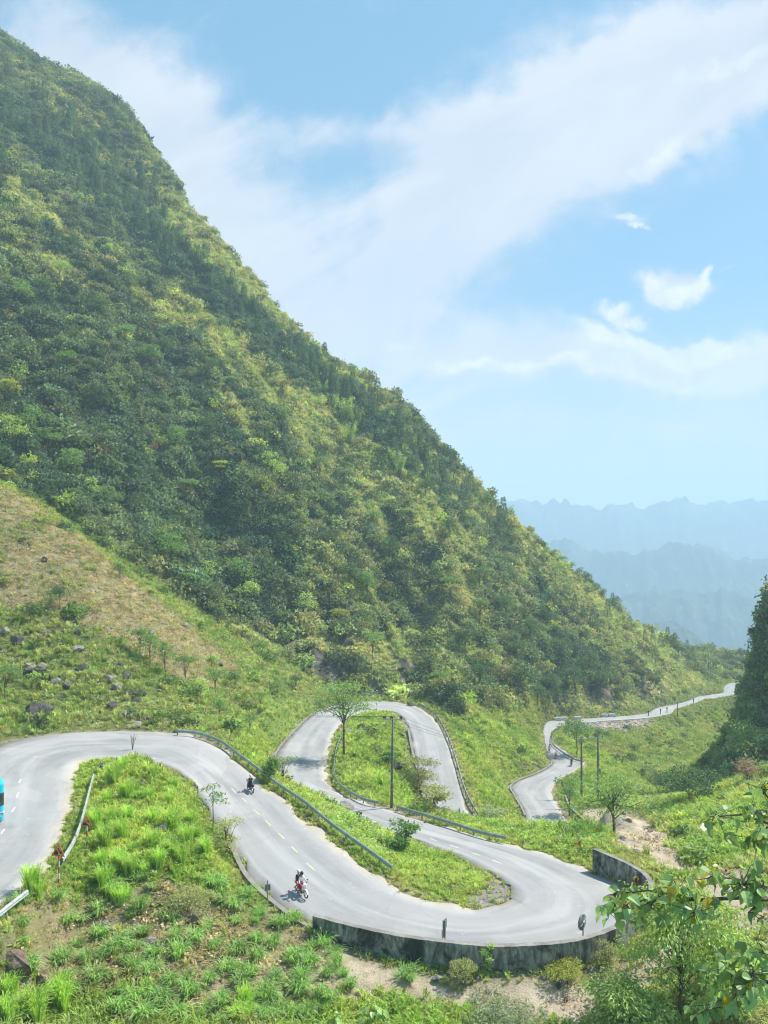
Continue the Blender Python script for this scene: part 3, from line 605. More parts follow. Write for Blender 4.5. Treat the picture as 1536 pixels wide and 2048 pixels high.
def gn_scatter(name, coll, P, rot, scl, tint, label, kind='stuff', cat='ground cover'):
    n = len(P); me = bpy.data.meshes.new(name); me.vertices.add(n); me.vertices.foreach_set('co', np.asarray(P, np.float32).ravel())
    for nm, ty, dat, fld in (('rot', 'FLOAT_VECTOR', rot, 'vector'), ('scl', 'FLOAT_VECTOR', scl, 'vector'), ('tint', 'FLOAT_VECTOR', tint, 'vector')):
        at = me.attributes.new(nm, ty, 'POINT'); at.data.foreach_set(fld, np.asarray(dat, np.float32).ravel())
    at = me.attributes.new('idx', 'INT', 'POINT'); at.data.foreach_set('value', rng.integers(0, 1000, n).astype(np.int32))
    o = bpy.data.objects.new(name, me); COL.objects.link(o)
    ng = bpy.data.node_groups.new(name, 'GeometryNodeTree'); ng.interface.new_socket('Geometry', in_out='INPUT', socket_type='NodeSocketGeometry'); ng.interface.new_socket('Geometry', in_out='OUTPUT', socket_type='NodeSocketGeometry')
    gi = ng.nodes.new('NodeGroupInput'); go = ng.nodes.new('NodeGroupOutput'); ip = ng.nodes.new('GeometryNodeInstanceOnPoints'); ci = ng.nodes.new('GeometryNodeCollectionInfo')
    ci.inputs[0].default_value = coll; ci.inputs['Separate Children'].default_value = True; ci.inputs['Reset Children'].default_value = True
    def attr(nm, ty):
        a = ng.nodes.new('GeometryNodeInputNamedAttribute'); a.data_type = ty; a.inputs[0].default_value = nm; return a.outputs[0]
    lk = ng.links.new; lk(gi.outputs[0], ip.inputs['Points']); lk(ci.outputs[0], ip.inputs['Instance']); ip.inputs['Pick Instance'].default_value = True
    lk(attr('idx', 'INT'), ip.inputs['Instance Index']); lk(attr('rot', 'FLOAT_VECTOR'), ip.inputs['Rotation']); lk(attr('scl', 'FLOAT_VECTOR'), ip.inputs['Scale']); lk(ip.outputs[0], go.inputs[0])
    md = o.modifiers.new('scatter', 'NODES'); md.node_group = ng; tag(o, label, cat, kind=kind); return o
cellA = np.gradient(GX)[None, :] * np.gradient(GY)[:, None]
gyy, gxx = np.gradient(Z, GY, GX); slope = np.sqrt(1 + gxx ** 2 + gyy ** 2)
# which ground the camera side can see at all (march along each column of sight)
ELV = Z / MY
ang = MX / MY; vis = np.zeros(Z.shape, bool)
run = {}
_bins = np.clip(((ang + 1.2) / 2.4 * 1400).astype(int), 0, 1399); mxe = np.full(1400, -9.0)
for i in range(ny):
    bi = _bins[i]; e = (Z[i] + 2.6) / MY[i]; vis[i] = e >= mxe[bi] - .004
    em = (Z[i] - .2) / MY[i]; np.maximum.at(mxe, bi, em); mxe[1:-1] = np.maximum(mxe[1:-1], np.minimum(mxe[:-2], mxe[2:]))
inview = (PXg > -200) & (PXg < 1736) & (PYg > -160) & (PYg < 2280) & blur(vis.astype(float), 3).astype(bool)
def scatter(name, label, kindp, wgt, dens, smin, smax, tintf, clear=.35, zs=(.8, 1.2), tilt=.25, sink=.06, cap=60000, cat='ground cover', power=1.0):
    p = wgt * dens * cellA * slope * inview * (RDIST > clear); tot = min(int(p.sum()), cap); pf = (p / p.sum()).ravel()
    c = rng.choice(pf.size, tot, p=pf); i, j = np.divmod(c, nx)
    X = GX[j] + (rng.random(tot) - .5) * np.gradient(GX)[j]; Y = GY[i] + (rng.random(tot) - .5) * np.gradient(GY)[i]
    nr = grid_at(RDIST, X, Y) < 1.6; keep = np.ones(tot, bool)
    for q in np.nonzero(nr)[0]:
        if RBV.ray_cast(Vector((X[q], Y[q], 60)), Vector((0, 0, -1)))[0] is not None: keep[q] = False
    X, Y, i, j = X[keep], Y[keep], i[keep], j[keep]; tot = len(X)
    zz = grid_at(Z, X, Y); s_ = smin + (smax - smin) * rng.random(tot) ** (1.6 * power)
    s_ = s_ * np.clip(.7 + .6 * grid_at(RDIST, X, Y) / 6, .7, 1.3) if clear < 3 else s_
    P = np.stack([X, Y, zz - sink * s_], 1)
    rot = np.stack([rng.normal(0, tilt * .4, tot), rng.normal(0, tilt * .4, tot), rng.random(tot) * 6.283], 1)
    scl = np.stack([s_ * rng.uniform(.85, 1.2, tot), s_ * rng.uniform(.85, 1.2, tot), s_ * rng.uniform(zs[0], zs[1], tot)], 1)
    t_ = tintf(X, Y, i, j)
    return gn_scatter(name, protos[kindp], P, rot, scl, np.clip(t_, .004, .9), label, cat=cat)
def tmix(a, b, k): return np.array(a)[None] * (1 - k[:, None]) + np.array(b)[None] * k[:, None]
def jit(X, amt=.25): return (1 + rng.normal(0, amt, len(X)).clip(-.6, .8))[:, None] * (1 + rng.normal(0, .06, (len(X), 3)))
S_ = PYg - .85 * PXg + 26 * fbm(MX / 18, MY / 18, 3)           # distance down from the ridge line
mtw = (mt > .9) & (RDIST > 4)
band = lambda a, b, w=18: smooth(a - w, a, S_) * (1 - smooth(b, b + w, S_))
AL = (PXg + .85 * PYg) / 100.
G1 = band(262, 350, 14) * smooth(280, 380, PXg) * (1 - smooth(850, 1000, PXg)); G2 = band(168, 240, 14) * smooth(720, 860, PXg); G3 = .85 * band(88, 172, 14) * smooth(250, 380, PXg) * (1 - smooth(740, 860, PXg)) + .6 * band(105, 150, 12) * (1 - smooth(250, 380, PXg))
G4 = .95 * smooth(-.04, .12, fbm(S_ / 62 + 5, AL / 2.6, 4)) * (S_ > 330); CON = band(176, 256, 10) * (1 - smooth(900, 1050, PXg))
GR = np.clip(np.maximum(np.maximum(G1, G2), np.maximum(G3, G4)), 0, 1)
DK = blur(np.maximum(inpoly(PXg, PYg, [(960,1180),(1060,1220),(1260,1400),(1100,1440),(1040,1380)]), inpoly(PXg, PYg, [(-60,520),(250,620),(430,800),(620,1100),(580,1290),(300,1140),(-60,930)])).astype(float), 6); GR = GR * (1 - .75 * DK)  # dark hollows: less grass, and shade painted into the shrub tint
kg = (GR * (mt > .9) * .8)[..., None]; colr = colr * (1 - kg) + (C3(.20, .235, .09) + (g2[..., None] - .5) * .06) * kg
ca.data.foreach_set('color', np.concatenate([np.clip(colr, .01, 1).reshape(-1, 3), np.ones((colr.shape[0] * colr.shape[1], 1))], 1).astype(np.float32).ravel())
GR = np.where(PXg > 900, np.clip(GR + .45 * smooth(-.1, .2, fbm(MX / 16, MY / 30, 3)), 0, 1), GR) * (mt > .9)
def t_mount(X, Y, i, j):  # dark patches mix leaf colour with painted shade of the hollows
    a = smooth(-.25, .35, fbm(X / 13, Y / 13, 3)); b = smooth(.05, .4, fbm(X / 34 + 3, Y / 34, 2)); g = GR[i, j]
    t = tmix((.028, .048, .028), (.100, .114, .052), a); t = t * (1 - .35 * b[:, None]) + np.array((.115, .115, .06)) * .35 * b[:, None]
    t = t * (1 - .5 * g[:, None]) + np.array((.18, .18, .08)) * .5 * g[:, None]; k = rng.random(len(X))
    cn = np.maximum(CON[i, j], .6 * DK[i, j]); t = t * (1 - .8 * cn[:, None]) + np.array((.026, .052, .034)) * .8 * cn[:, None]; t = t * 3.3; t[k > .965] = (.42, .48, .12); t[k < .004] = (.30, .20, .10); return t * jit(X, .25)
scatter('forest_shrubs', 'dense dark green shrubs and creepers covering the mountain flank', 'shrub', mtw * (1 - .9 * GR) * (1 - .9 * ZR), .85, .6, 3.6, t_mount, 3.5, (.7, 1.25), cap=150000, sink=.15, power=2.3)
scatter('mountain_grass', 'olive grass and low scrub in bands across the mountain flank', 'tuft', mtw * GR, 3.2, .7, 1.5, lambda X, Y, i, j: tmix((.43, .50, .20), (.63, .62, .32), smooth(-.3, .4, fbm(X / 9, Y / 9, 3))) * jit(X, .18), 3.5, (.6, 1.0), tilt=.7, cap=160000)
clw = inpoly(PXg, PYg, CLF) & (MY < 260)
scatter('cliff_shrubs', 'dark bushes clinging to the steep cliff at the right edge', 'shrub', clw * 1.0, .55, 1.0, 2.6, lambda X, Y, i, j: tmix((.17, .26, .15), (.38, .48, .24), rng.random(len(X))) * jit(X), 3, (.8, 1.3), cap=9000)
lowm = np.where((mt > .5) & (RDIST > 4), 0, 1) * (1 - clw)
fld = inpoly(PXg, PYg, [(-300,880),(0,960),(120,1010),(220,1110),(420,1230),(620,1340),(640,1400),(560,1470),(440,1480),(350,1462),(100,1466),(-300,1560)]) * lowm
nearm = (MY < 75)
op = np.clip(1 - ZS * 1.15, .0, 1) * np.clip(1.05 - ZO * 1.15, .04, 1) * (1 - .9 * GRV) * (1 - RUBB)
def t_grass(X, Y, i, j):
    g = ZG[i, j]; a = smooth(-.3, .35, fbm(X / 5, Y / 5, 3)); b = smooth(.0, .5, fbm(X / 9 + 70, Y / 9, 3))
    t = tmix((.33, .44, .10), (.48, .52, .19), a) * (1 - g[:, None]) + tmix((.32, .47, .09), (.50, .59, .14), a) * g[:, None]
    return (t * (1 - .4 * b[:, None]) + np.array((.55, .50, .26)) * .4 * b[:, None]) * jit(X, .15)
scatter('turf', 'short fresh green grass on the verges and banks beside the road', 'tuft', lowm * op * nearm, 22, .3, .75, t_grass, .12, (.45, .9), tilt=.5, cap=130000, cat='grass')
scatter('bank_grass', 'yellow green grass on the banks between the road bends', 'tuft', lowm * op * (MY >= 60) * (1 - .6 * fld), 3.5, .45, 1.1, t_grass, .5, (.6, 1.0), tilt=.4, cap=90000, cat='grass')
scatter('field_plants', 'patchy crops and weeds on the stony field above the bend', 'herb', fld * (.22 + .78 * op) * (.35 + .65 * (np.sin(Z * 2.6 + D2 * 3) > -.2)), 3.4, .35, .95, lambda X, Y, i, j: tmix((.26, .42, .13), (.52, .56, .26), smooth(-.3, .3, fbm(X / 7, Y / 7, 3))) * jit(X, .2), .8, (.6, 1.0), cap=42000, cat='crops')
bsh = smooth(.12, .4, fbm(MX / 9 + 5, MY / 9, 3))
scatter('bank_shrubs', 'low leafy bushes scattered over the banks and the valley side', 'shrub', lowm * (op * (.15 + bsh)) * (MY > 58) * (1 - .5 * ZG), .16, .5, 1.7, lambda X, Y, i, j: tmix((.12, .20, .07), (.34, .44, .14), rng.random(len(X))) * jit(X), 1.6, (.6, 1.0), cap=16000, cat='bushes')
FLW = zone([[(940,1640),(1060,1632),(1190,1655),(1250,1700),(1235,1740),(1180,1728),(1040,1690)], [(600,1580),(700,1625),(830,1690),(840,1730),(780,1735),(660,1655),(590,1590)]], 1)
scatter('flowering_weeds', 'thick leafy weeds with pale flower heads along the banks', 'herb', FLW * (MY < 100), 7, .55, 1.15, lambda X, Y, i, j: np.where(rng.random(len(X))[:, None] < .16, np.array((.55, .55, .38))[None], tmix((.28, .48, .10), (.52, .66, .20), rng.random(len(X)))) * jit(X, .15), .8, (.7, 1.1), cap=12000, cat='weeds')
scatter('dry_litter', 'dry stalks and fallen leaves over bare soil', 'litter', (ZO * .9 + ZS * .10) * (MY < 150), 4.5, .4, 1.1, lambda X, Y, i, j: tmix((.38, .30, .17), (.62, .52, .33), rng.random(len(X))) * jit(X), .6, (.5, 1.0), cap=22000, cat='dry stalks')
scatter('rubble', 'tan rubble tipped down the slope under the far road rail', 'stone', RUBB, 1.6, .3, 1.0, lambda X, Y, i, j: tmix((.3, .3, .3), (.5, .5, .5), rng.random(len(X))), .3, (.5, .9), cap=1500, cat='rubble')
scatter('loose_stones', 'small loose stones on the sandy bed and field', 'stone', (ZS * .6 + ZO * .35 + fld * .3) * (MY < 190) + 2.2 * (RDIST > .1) * (RDIST < 1.3) * (MY < 110) + 9 * GRV, .9, .08, .32, lambda X, Y, i, j: tmix((.3, .3, .3), (.5, .5, .5), rng.random(len(X))), .1, (.5, .9), cap=12000, cat='stones')
# ---------------- placing helpers ----------------
def onroad(x, y):
    h_ = RBV.ray_cast(Vector((0, 0, 0)), Vector(W(x, y, 1)).normalized()); return h_[0] if h_[0] else hit(x, y)
def hith(x, y, h, d0=20, d1=480):
    """ground point over which something h metres tall has its top at photo point x, y"""
    ds = np.arange(d0, d1, .2); zz = grid_at(Z, (x - HX) * ds / F, ds) + h; k = int(np.argmax(zz >= (HY - y) * ds / F)); d = ds[k]
    return Vector(((x - HX) * d / F, d, float(zz[k]) - h))
def resample(P, step):
    P = [Vector(p) for p in P]; out = [P[0]]; acc_ = 0
    for a, b in zip(P, P[1:]):
        l = (b - a).length; t = step - acc_
        while t <= l: out.append(a.lerp(b, t / l)); t += step
        acc_ = (acc_ + l) % step if step else 0
    return out
def vnoise_mat(name, c1, c2, rough=.6, metal=0.0, scale=6, spec=.4):
    return mat(name, lambda n_: pbr(n_, n_.mix(n_.ss(n_.noise(n_.n('ShaderNodeTexCoord').outputs['Object'], scale, 5, .65), .35, .7), (*c1, 1), (*c2, 1)), rough, metal, spec=spec))
M_GALV = vnoise_mat('weathered_green_grey_steel', (.27, .34, .31), (.44, .49, .455), .5, .2, 2)
M_GALVP = vnoise_mat('grey_steel_post', (.16, .19, .18), (.30, .33, .31), .6, .2, 5)
M_STEELW = vnoise_mat('pale_steel', (.28, .31, .30), (.44, .47, .45), .55, .2, 4)
M_YEL = vnoise_mat('worn_yellow_paint', (.43, .41, .31), (.60, .54, .30), .8, 0, 5)
M_WHT = vnoise_mat('worn_white_paint', (.46, .46, .46), (.66, .66, .65), .8, 0, 6)
M_SIGNY = vnoise_mat('orange_yellow_sign_paint', (.80, .30, .05), (.86, .38, .07), .5, 0, 8)
M_SIGNR = vnoise_mat('faded_red_paint', (.50, .05, .03), (.60, .09, .05), .55, 0, 8)
M_BLK = vnoise_mat('matt_black', (.012, .012, .014), (.025, .025, .028), .5, 0, 8)
M_WHITE = vnoise_mat('glossy_white', (.72, .73, .74), (.80, .81, .82), .35, 0, 3)
M_RED = vnoise_mat('glossy_red', (.55, .02, .03), (.65, .03, .04), .3, 0, 3)
M_RUB = vnoise_mat('tyre_rubber', (.018, .018, .02), (.035, .034, .034), .85, 0, 12)
M_CHR = vnoise_mat('bright_metal', (.55, .56, .58), (.68, .69, .7), .3, .8, 6)
M_GLASS = mat('dark_glass', lambda n_: pbr(n_, n_.mix(n_.noise(n_.n('ShaderNodeTexCoord').outputs['Object'], 1.5, 3), (.02, .03, .035, 1), (.06, .08, .09, 1)), .08, 0, spec=.7))
M_CYAN = vnoise_mat('bright_cyan_coach_paint', (.02, .48, .62), (.03, .54, .68), .3, 0, 2)
M_POLE = vnoise_mat('aged_concrete_pole', (.10, .10, .095), (.24, .23, .21), .85, 0, 6)

# ---------------- lane markings ----------------
def dash(x1, y1, x2, y2, m_, w=.11):
    a, b = onroad(x1, y1), onroad(x2, y2); t = (b - a).normalized(); s_ = t.cross(Vector((0, 0, 1))).normalized() * w / 2; n = 5; V = []
    for i in range(n + 1):
        p = a.lerp(b, i / n)
        for q in (p - s_, p + s_):
            h_ = RBV.ray_cast(q + Vector((0, 0, 3)), Vector((0, 0, -1))); q = h_[0] if h_[0] else q; V.append(q + Vector((0, 0, .006)))
    return V, [(2 * i, 2 * i + 1, 2 * i + 3, 2 * i + 2) for i in range(n)], m_
def markings(name, L_, m_):
    B = MB()
    for q in L_: v_, f_, _ = dash(*q, m_); B.add(v_, [f[::-1] for f in f_] if (Vector(v_[1]) - Vector(v_[0])).cross(Vector(v_[2]) - Vector(v_[0])).z < 0 else f_)
    tag(B.obj(name, [m_]), kind='structure')
markings('yellow_lane_marking', [(463,1577,473,1587),(484,1596,494,1605),(507,1619,520,1630),(531,1641,542,1652),(556,1666,569,1678),(583,1693,595,1705),(613,1726,629,1741)], M_YEL)
markings('white_lane_marking', [(900,1690,917,1696),(945,1706,960,1711),(985,1720,1003,1727),(742,1641,754,1645),(860,1677,873,1682),(38,1566,42,1558),(33,1595,37,1585),(24,1624,30,1614),(2,1668,9,1658),(68,1514,72,1512),(800,1654,812,1658),(300,1515,312,1518)], M_WHT)

# ---------------- kerbs, walls ----------------
def m_conc(dark, light, stain, k=.5, zsc=.35):
    def b(n_):
        g = n_.n('ShaderNodeNewGeometry'); pos = g.outputs['Position']; mp = n_.n('ShaderNodeMapping', i_Vector=pos); mp.inputs['Scale'].default_value = (1, 1, zsc)
        a = n_.noise(mp.outputs[0], 2.6, 8, .7, .3); s2 = n_.noise(pos, .55, 6, .65, .5); f = n_.noise(pos, 18, 5, .7); mp2 = n_.n('ShaderNodeMapping', i_Vector=pos); mp2.inputs['Scale'].default_value = (1, 1, .12)
        st = n_.noise(mp2.outputs[0], 5.5, 6, .65)
        c = n_.mix(n_.ss(a, .36, .66), dark, light); c = n_.mix(n_.m('MULTIPLY', n_.ss(s2, .45, .6), k), c, stain); c = n_.mix(n_.m('MULTIPLY', n_.ss(st, .52, .7), .6 * k), c, stain)
        nz = n_.n('ShaderNodeSeparateXYZ', i_0=g.outputs['Normal'])
        c = n_.mix(n_.m('MULTIPLY', n_.ss(nz.outputs[2], .5, .8), .65), c, (.27, .25, .23, 1))
        return pbr(n_, c, .92, bump=n_.m('ADD', a, f), bstr=.6, bdist=.04, spec=.15)
    return b
M_WALL = mat('stained_concrete', m_conc((.12, .125, .11, 1), (.40, .39, .35, 1), (.022, .026, .022, 1), .85))
M_KERB = mat('kerb_concrete', m_conc((.17, .165, .15, 1), (.36, .34, .31, 1), (.08, .075, .06, 1), .5))
def prism(path, prof, closed_ends=True, m_=0):
    """sweep a closed profile of (across, up) along a path; across is measured to the right of the path"""
    B = MB(); V = []
    for i, p in enumerate(path):
        p = Vector(p); t = (Vector(path[min(i + 1, len(path) - 1)]) - Vector(path[max(i - 1, 0)])); t.z = 0; t.normalize(); s_ = Vector((t.y, -t.x, 0))
        for (a, u_) in (prof(i) if callable(prof) else prof): V.append(p + s_ * a + Vector((0, 0, u_)))
    n = len(V) // len(path); Fc = [(i * n + k, i * n + (k + 1) % n, (i + 1) * n + (k + 1) % n, (i + 1) * n + k) for i in range(len(path) - 1) for k in range(n)]
    Fc += [tuple(range(n))[::-1], tuple((len(path) - 1) * n + k for k in range(n))]; B.add(V, Fc, m_); return B
wt = catmull([W(x, y, z * F / (HY - y)) for x, y, z in ((625,1832,-21.75),(700,1852,-22.0),(800,1873,-22.1),(890,1885,-22.15),(979,1893,-22.2),(1051,1892,-22.2),(1122,1887,-22.2),(1176,1877,-22.2),(1237,1855,-22.25),
     (1278,1827,-22.3),(1302,1800,-22.3),(1309,1777,-22.3),(1304,1758,-22.35),(1287,1741,-22.4),(1257,1724,-22.45),(1218,1707,-22.5),(1192,1696,-22.55))], 8)
rr_ = R(5)
wall = tag(prism(wt, lambda i: [(0, -2.6), (0 + .02 * math.sin(i * 1.7), 0), (-.36, 0.0), (-.36, -2.6)]).obj('retaining_wall', [M_WALL]), 'long curved stained concrete parapet wall round the outside of the lowest hairpin', 'wall')
def kerb(e, i0, i1, out, top, bot, w, label, side):
    P = (EA if e == 'A' else EB)[i0 * NS:i1 * NS + 1]; s_ = side
    tag(prism([tuple(p) for p in P], [(s_ * .02, bot), (s_ * .02, top), (s_ * (.02 + w), top), (s_ * (.02 + w), bot)]).obj('kerb', [M_KERB]), label, 'kerb')
kerb('B', 12, 15, 0, .14, -1.0, .32, 'low concrete kerb with a drop behind it, left of the riders', 1)
kerb('A', 31, 37, 0, .16, -.4, .3, 'stone kerb along the left edge of the road under the umbrella shaped tree', -1)
kerb('B', 42, 46, 0, .35, -.5, .35, 'low masonry edging on the inside of the upper loop road', 1)
kerb('A', 53, 59, 0, .22, -.4, .3, 'pale kerb on the left edge of the lower distant bend', -1)
rp_ = [hit(1128,1600)+Vector((0,0,.3)), hit(1138,1618), hit(1152,1634), hit(1170,1648)]
tag(prism([tuple(p) for p in catmull([tuple(q) for q in rp_], 4)], [(0, -2.5), (0, .55), (-.4, .55), (-.4, -2.5)]).obj('retaining_wall', [M_WALL]), 'short grey retaining wall beside the distant road below the twin poles', 'wall')

# ---------------- guard rails ----------------
BEAM = [(-.02, .44), (.03, .47), (.07, .52), (.07, .56), (.02, .60), (.07, .64), (.07, .68), (.03, .74), (-.02, .77), (-.03, .77), (.018, .735), (.055, .68), (.055, .645), (.0, .60), (.055, .555), (.055, .525), (.018, .475), (-.03, .44)]
def rail(pts, label, side=1, h=.77, gap=2.0, m_=None, d1=480, mul=1.0):
    G = [hith(x, y, h * mul, d1=d1) for x, y in pts]
    for k in range(1, len(G) - 1):                     # keep the line even
        pass
    P = [Vector(q) for q in catmull([tuple(g) for g in G], 6)]
    root = empty('guard_rail', P[0]); tag(root, label, 'guard rail')
    S = resample(P, gap); Lp = [p - P[0] for p in P]
    B = prism([tuple(p) for p in Lp], [(side * (a + .08) * mul, u_ * mul) for a, u_ in BEAM]); B.obj('rail_beam', [m_ or M_GALV], root)
    B = MB(); t = (P[1] - P[0]).normalized()
    for k, p in enumerate(S):
        t = (P[min(len(P) - 1, 1 + min(range(len(P)), key=lambda q: (P[q] - p).length))] - p); t.z = 0; t = t.normalized() if t.length > .01 else Vector((1, 0, 0)); s_ = Vector((t.y, -t.x, 0))
        B = MB(); M_ = Matrix((t, s_, Vector((0, 0, 1)))).transposed(); c = p - P[0]
        B.box(c + Vector((0, 0, .22 * mul)), (.12, .07, 1.04 * mul), 0, M_); B.box(c + s_ * side * .06 + Vector((0, 0, .61 * mul)), (.14, .07, .2 * mul), 0, M_); B.obj('post', [M_GALVP], root)
    return root
rail([(355,1459),(400,1464),(445,1481),(480,1506),(520,1536),(560,1566),(608,1598),(640,1624),(673,1650),(730,1692),(787,1731)], 'long green grey guard rail running down beside the two wheeled riders', 1)
rail([(684,1466),(676,1488),(671,1512),(670,1540),(678,1562),(700,1580),(730,1595),(759,1602)], 'curved guard rail beside the trunk of the umbrella shaped tree', 1)
rail([(795,1610),(850,1626),(905,1643),(960,1660),(1014,1672)], 'short straight guard rail right of the electricity pole', 1)
rail([(836,1406),(852,1414),(872,1430),(885,1450),(896,1473),(906,1500),(915,1530),(924,1562),(935,1590),(948,1615),(958,1630)], 'guard rail along the outer edge of the upper loop road', -1)
rail([(185,1548),(176,1580),(165,1622),(155,1655),(142,1685),(122,1716)], 'pale guard rail disappearing into tall grass by the triangular signs', -1, m_=M_STEELW)
rail([(52,1783),(25,1800),(-20,1835),(-60,1870)], 'short end of white guard rail at the left edge below the signs', -1, m_=M_STEELW)
rail([(1121,1452),(1108,1460),(1103,1472),(1104,1484),(1114,1494),(1130,1506),(1148,1516),(1168,1522)], 'distant guard rail curving round the yellow green spur', 1, m_=M_GALVP)
rail([(1148,1446),(1175,1444),(1210,1441),(1250,1438.5),(1285,1436),(1310,1433),(1338,1427)], 'distant pale guard rail above the rubble slope', 1, m_=M_STEELW, gap=3.0)

# ---------------- signs ----------------
def banded_pole(h, r, parent, start=0, m2=None):
    B = MB(); n = max(2, int(h / .3)); 
    for i in range(n): B.tube([(0, 0, h * i / n), (0, 0, h * (i + 1) / n)], r, 8, (i + start) % 2, True)
    return B.obj('pole', [M_WHT, m2 or M_SIGNR], parent)
def text_mesh(s_, size, m_, parent, name, loc, mirror=False):
    cu = bpy.data.curves.new(name, 'FONT'); cu.body = s_; cu.size = size; cu.align_x = 'CENTER'; cu.align_y = 'CENTER'; cu.extrude = .003; cu.offset = .004
    o = bpy.data.objects.new(name, cu); COL.objects.link(o); bpy.context.view_layer.update(); me = bpy.data.meshes.new_from_object(o); bpy.data.objects.remove(o); me.materials.clear(); me.materials.append(m_)
    t = bpy.data.objects.new(name, me); COL.objects.link(t); t.parent = parent; t.location = loc; t.rotation_euler = (math.radians(90), 0, 0); return t
def tri_plate(side, y, z0, th, m_, inset=0):
    hgt = side * .866; k = 1 - inset; c = z0 + hgt / 3; P = [(-side / 2 * k, (z0 - c) * k + c), (side / 2 * k, (z0 - c) * k + c), (0, (z0 + hgt - c) * k + c)]
    B = MB(); V = [(p, y, q) for p, q in P] + [(p, y + th, q) for p, q in P]; B.add(V, [(0, 1, 2), (5, 4, 3), (0, 3, 4, 1), (1, 4, 5, 2), (2, 5, 3, 0)]); return B
def flat_poly(P, y, th, m_, name, parent):
    n = len(P); B = MB(); V = [(p, y, q) for p, q in P] + [(p, y + th, q) for p, q in P]; B.add(V, [tuple(range(n)), tuple(range(2 * n - 1, n - 1, -1))] + [(i, n + i, n + (i + 1) % n, (i + 1) % n) for i in range(n)]); return B.obj(name, [m_], parent)
def tri_sign(base, h, side, rz, label, percent):
    r = empty('warning_sign', base, rz); tag(r, label, 'road sign', 'triangular gradient warning signs'); banded_pole(h + .3, .045, r, 1)
    pl = tri_plate(side, -.075, h - .08, .02, M_SIGNR).obj('sign_plate', [M_SIGNR], r); tri_plate(side, -.080, h - .08, .006, M_SIGNY, .2).obj('sign_face', [M_SIGNY], pl)
    hh = side * .866 * .8; z0 = h - .08 + side * .866 / 3 * .2 * 1.0; w = side * .8 / 2
    if percent:
        flat_poly([(-w * .92, z0 + .02), (w * .78, z0 + .02), (-w * .45, z0 + hh * .42)], -.088, .006, M_BLK, 'slope_symbol', pl); text_mesh('10%', .19 * side / .8, M_BLK, pl, 'gradient_figure', (.07 * side, -.088, z0 + hh * .48))
    else:
        flat_poly([(-w * .92, z0 + .02), (0, z0 + .02), (0, z0 + hh * .38), (-w * .42, z0 + hh * .5)], -.088, .006, M_BLK, 'slope_symbol', pl)
        flat_poly([(-.06 * side, z0 + hh * .66), (.02 * side, z0 + hh * .72), (.22 * side, z0 + hh * .34), (.27 * side, z0 + hh * .37), (.28 * side, z0 + hh * .12), (.08 * side, z0 + hh * .26), (.14 * side, z0 + hh * .3)], -.088, .006, M_BLK, 'arrow_symbol', pl)
    return r
b1 = hit(118, 1772); tri_sign(b1, 1.75, .84, math.radians(-14), 'orange triangular sign with a downhill slope arrow, nearest the left edge', False)
b2 = hit(174, 1698); tri_sign(b2, 1.45, .80, math.radians(-10), 'orange triangular sign reading 10% standing by the pale rail end', True)
def chevron_sign(base, h, w, hh, rz, label):
    r = empty('chevron_sign', base, rz); tag(r, label, 'road sign', 'orange chevron bend signs'); banded_pole(h, .04, r, 0)
    B = MB(); B.box((0, -.06, h - .35 - hh / 2 + .0), (w, .02, hh)); pl = B.obj('sign_plate', [M_SIGNY], r); c = h - .35 - hh / 2; a, b = w * .34, hh * .36
    flat_poly([(a, c + b), (a - w * .3, c + b), (-a, c), (a - w * .3, c - b), (a, c - b), (a - w * .36, c)], -.078, .008, M_BLK, 'chevron_arrow', pl)
    B = MB(); B.tube([(0, 0, h - .28), (0, 0, h)], [.07, .06], 10); B.obj('reflector_cap', [M_STEELW], r); return r
chevron_sign(onroad(1252,1786)+Vector((.55,-.35,-.2)), 1.85, .38, .52, math.radians(25), 'orange chevron sign against the inside of the curved concrete wall')
chevron_sign(hit(1158, 1712), 1.55, .34, .46, math.radians(20), 'orange chevron sign among white flowering weeds left of the wall end')
mz = onroad(1150, 1862)
mr = empty('convex_mirror', W(1166, 1868, 44.9)); mr.location.z = -23.45; tag(mr, 'round traffic mirror seen from behind on a blue grey post above the wall', 'traffic mirror')
B = MB(); B.tube([(0, 0, 0), (0, 0, 2.15)], .035, 10); B.obj('pole', [vnoise_mat('blue_grey_paint', (.10, .16, .20), (.16, .22, .26), .5)], mr)
mh = bpy.data.objects.new('mirror_back', None)
def disc(rad, th, n=28, bulge=.08):
    B = MB(); V = []; rings = [(0, bulge), (rad * .5, bulge * .85), (rad * .9, bulge * .3), (rad, 0), (rad, -th), (rad * .9, -th), (0, -th)]
    for q, zz in rings: V += [(q * math.cos(6.2832 * k / n), zz, q * math.sin(6.2832 * k / n)) for k in range(n)]
    Fc = [(i * n + k, i * n + (k + 1) % n, (i + 1) * n + (k + 1) % n, (i + 1) * n + k) for i in range(len(rings) - 1) for k in range(n)]; return B.add([(a, -b, c) for a, b, c in V], Fc)
dm = disc(.43, .06); do = dm.obj('mirror_back', [vnoise_mat('dull_mirror_shell', (.16, .18, .17), (.30, .33, .31), .4, .3, 5)], mr, True); do.location = (-.04, 0, 1.72); do.rotation_euler = (0, 0, math.radians(48))
B = MB(); B.tube([(.44 * math.cos(6.2832 * k / 30), 0, .44 * math.sin(6.2832 * k / 30)) for k in range(31)], .018, 6, 0, False); rm = B.obj('rim', [M_GALVP], mr); rm.location = do.location; rm.rotation_euler = do.rotation_euler
B = MB(); B.tube([(0, -.02, 0), (0, -.14, 0)], [.1, .06], 10)
for k in range(4): a = .4 + k * 1.57; B.tube([(0, -.1, 0), (.34 * math.cos(a), -.055, .34 * math.sin(a))], .014, 5)
br = B.obj('bracket', [M_CHR], mr); br.location = do.location; br.rotation_euler = do.rotation_euler
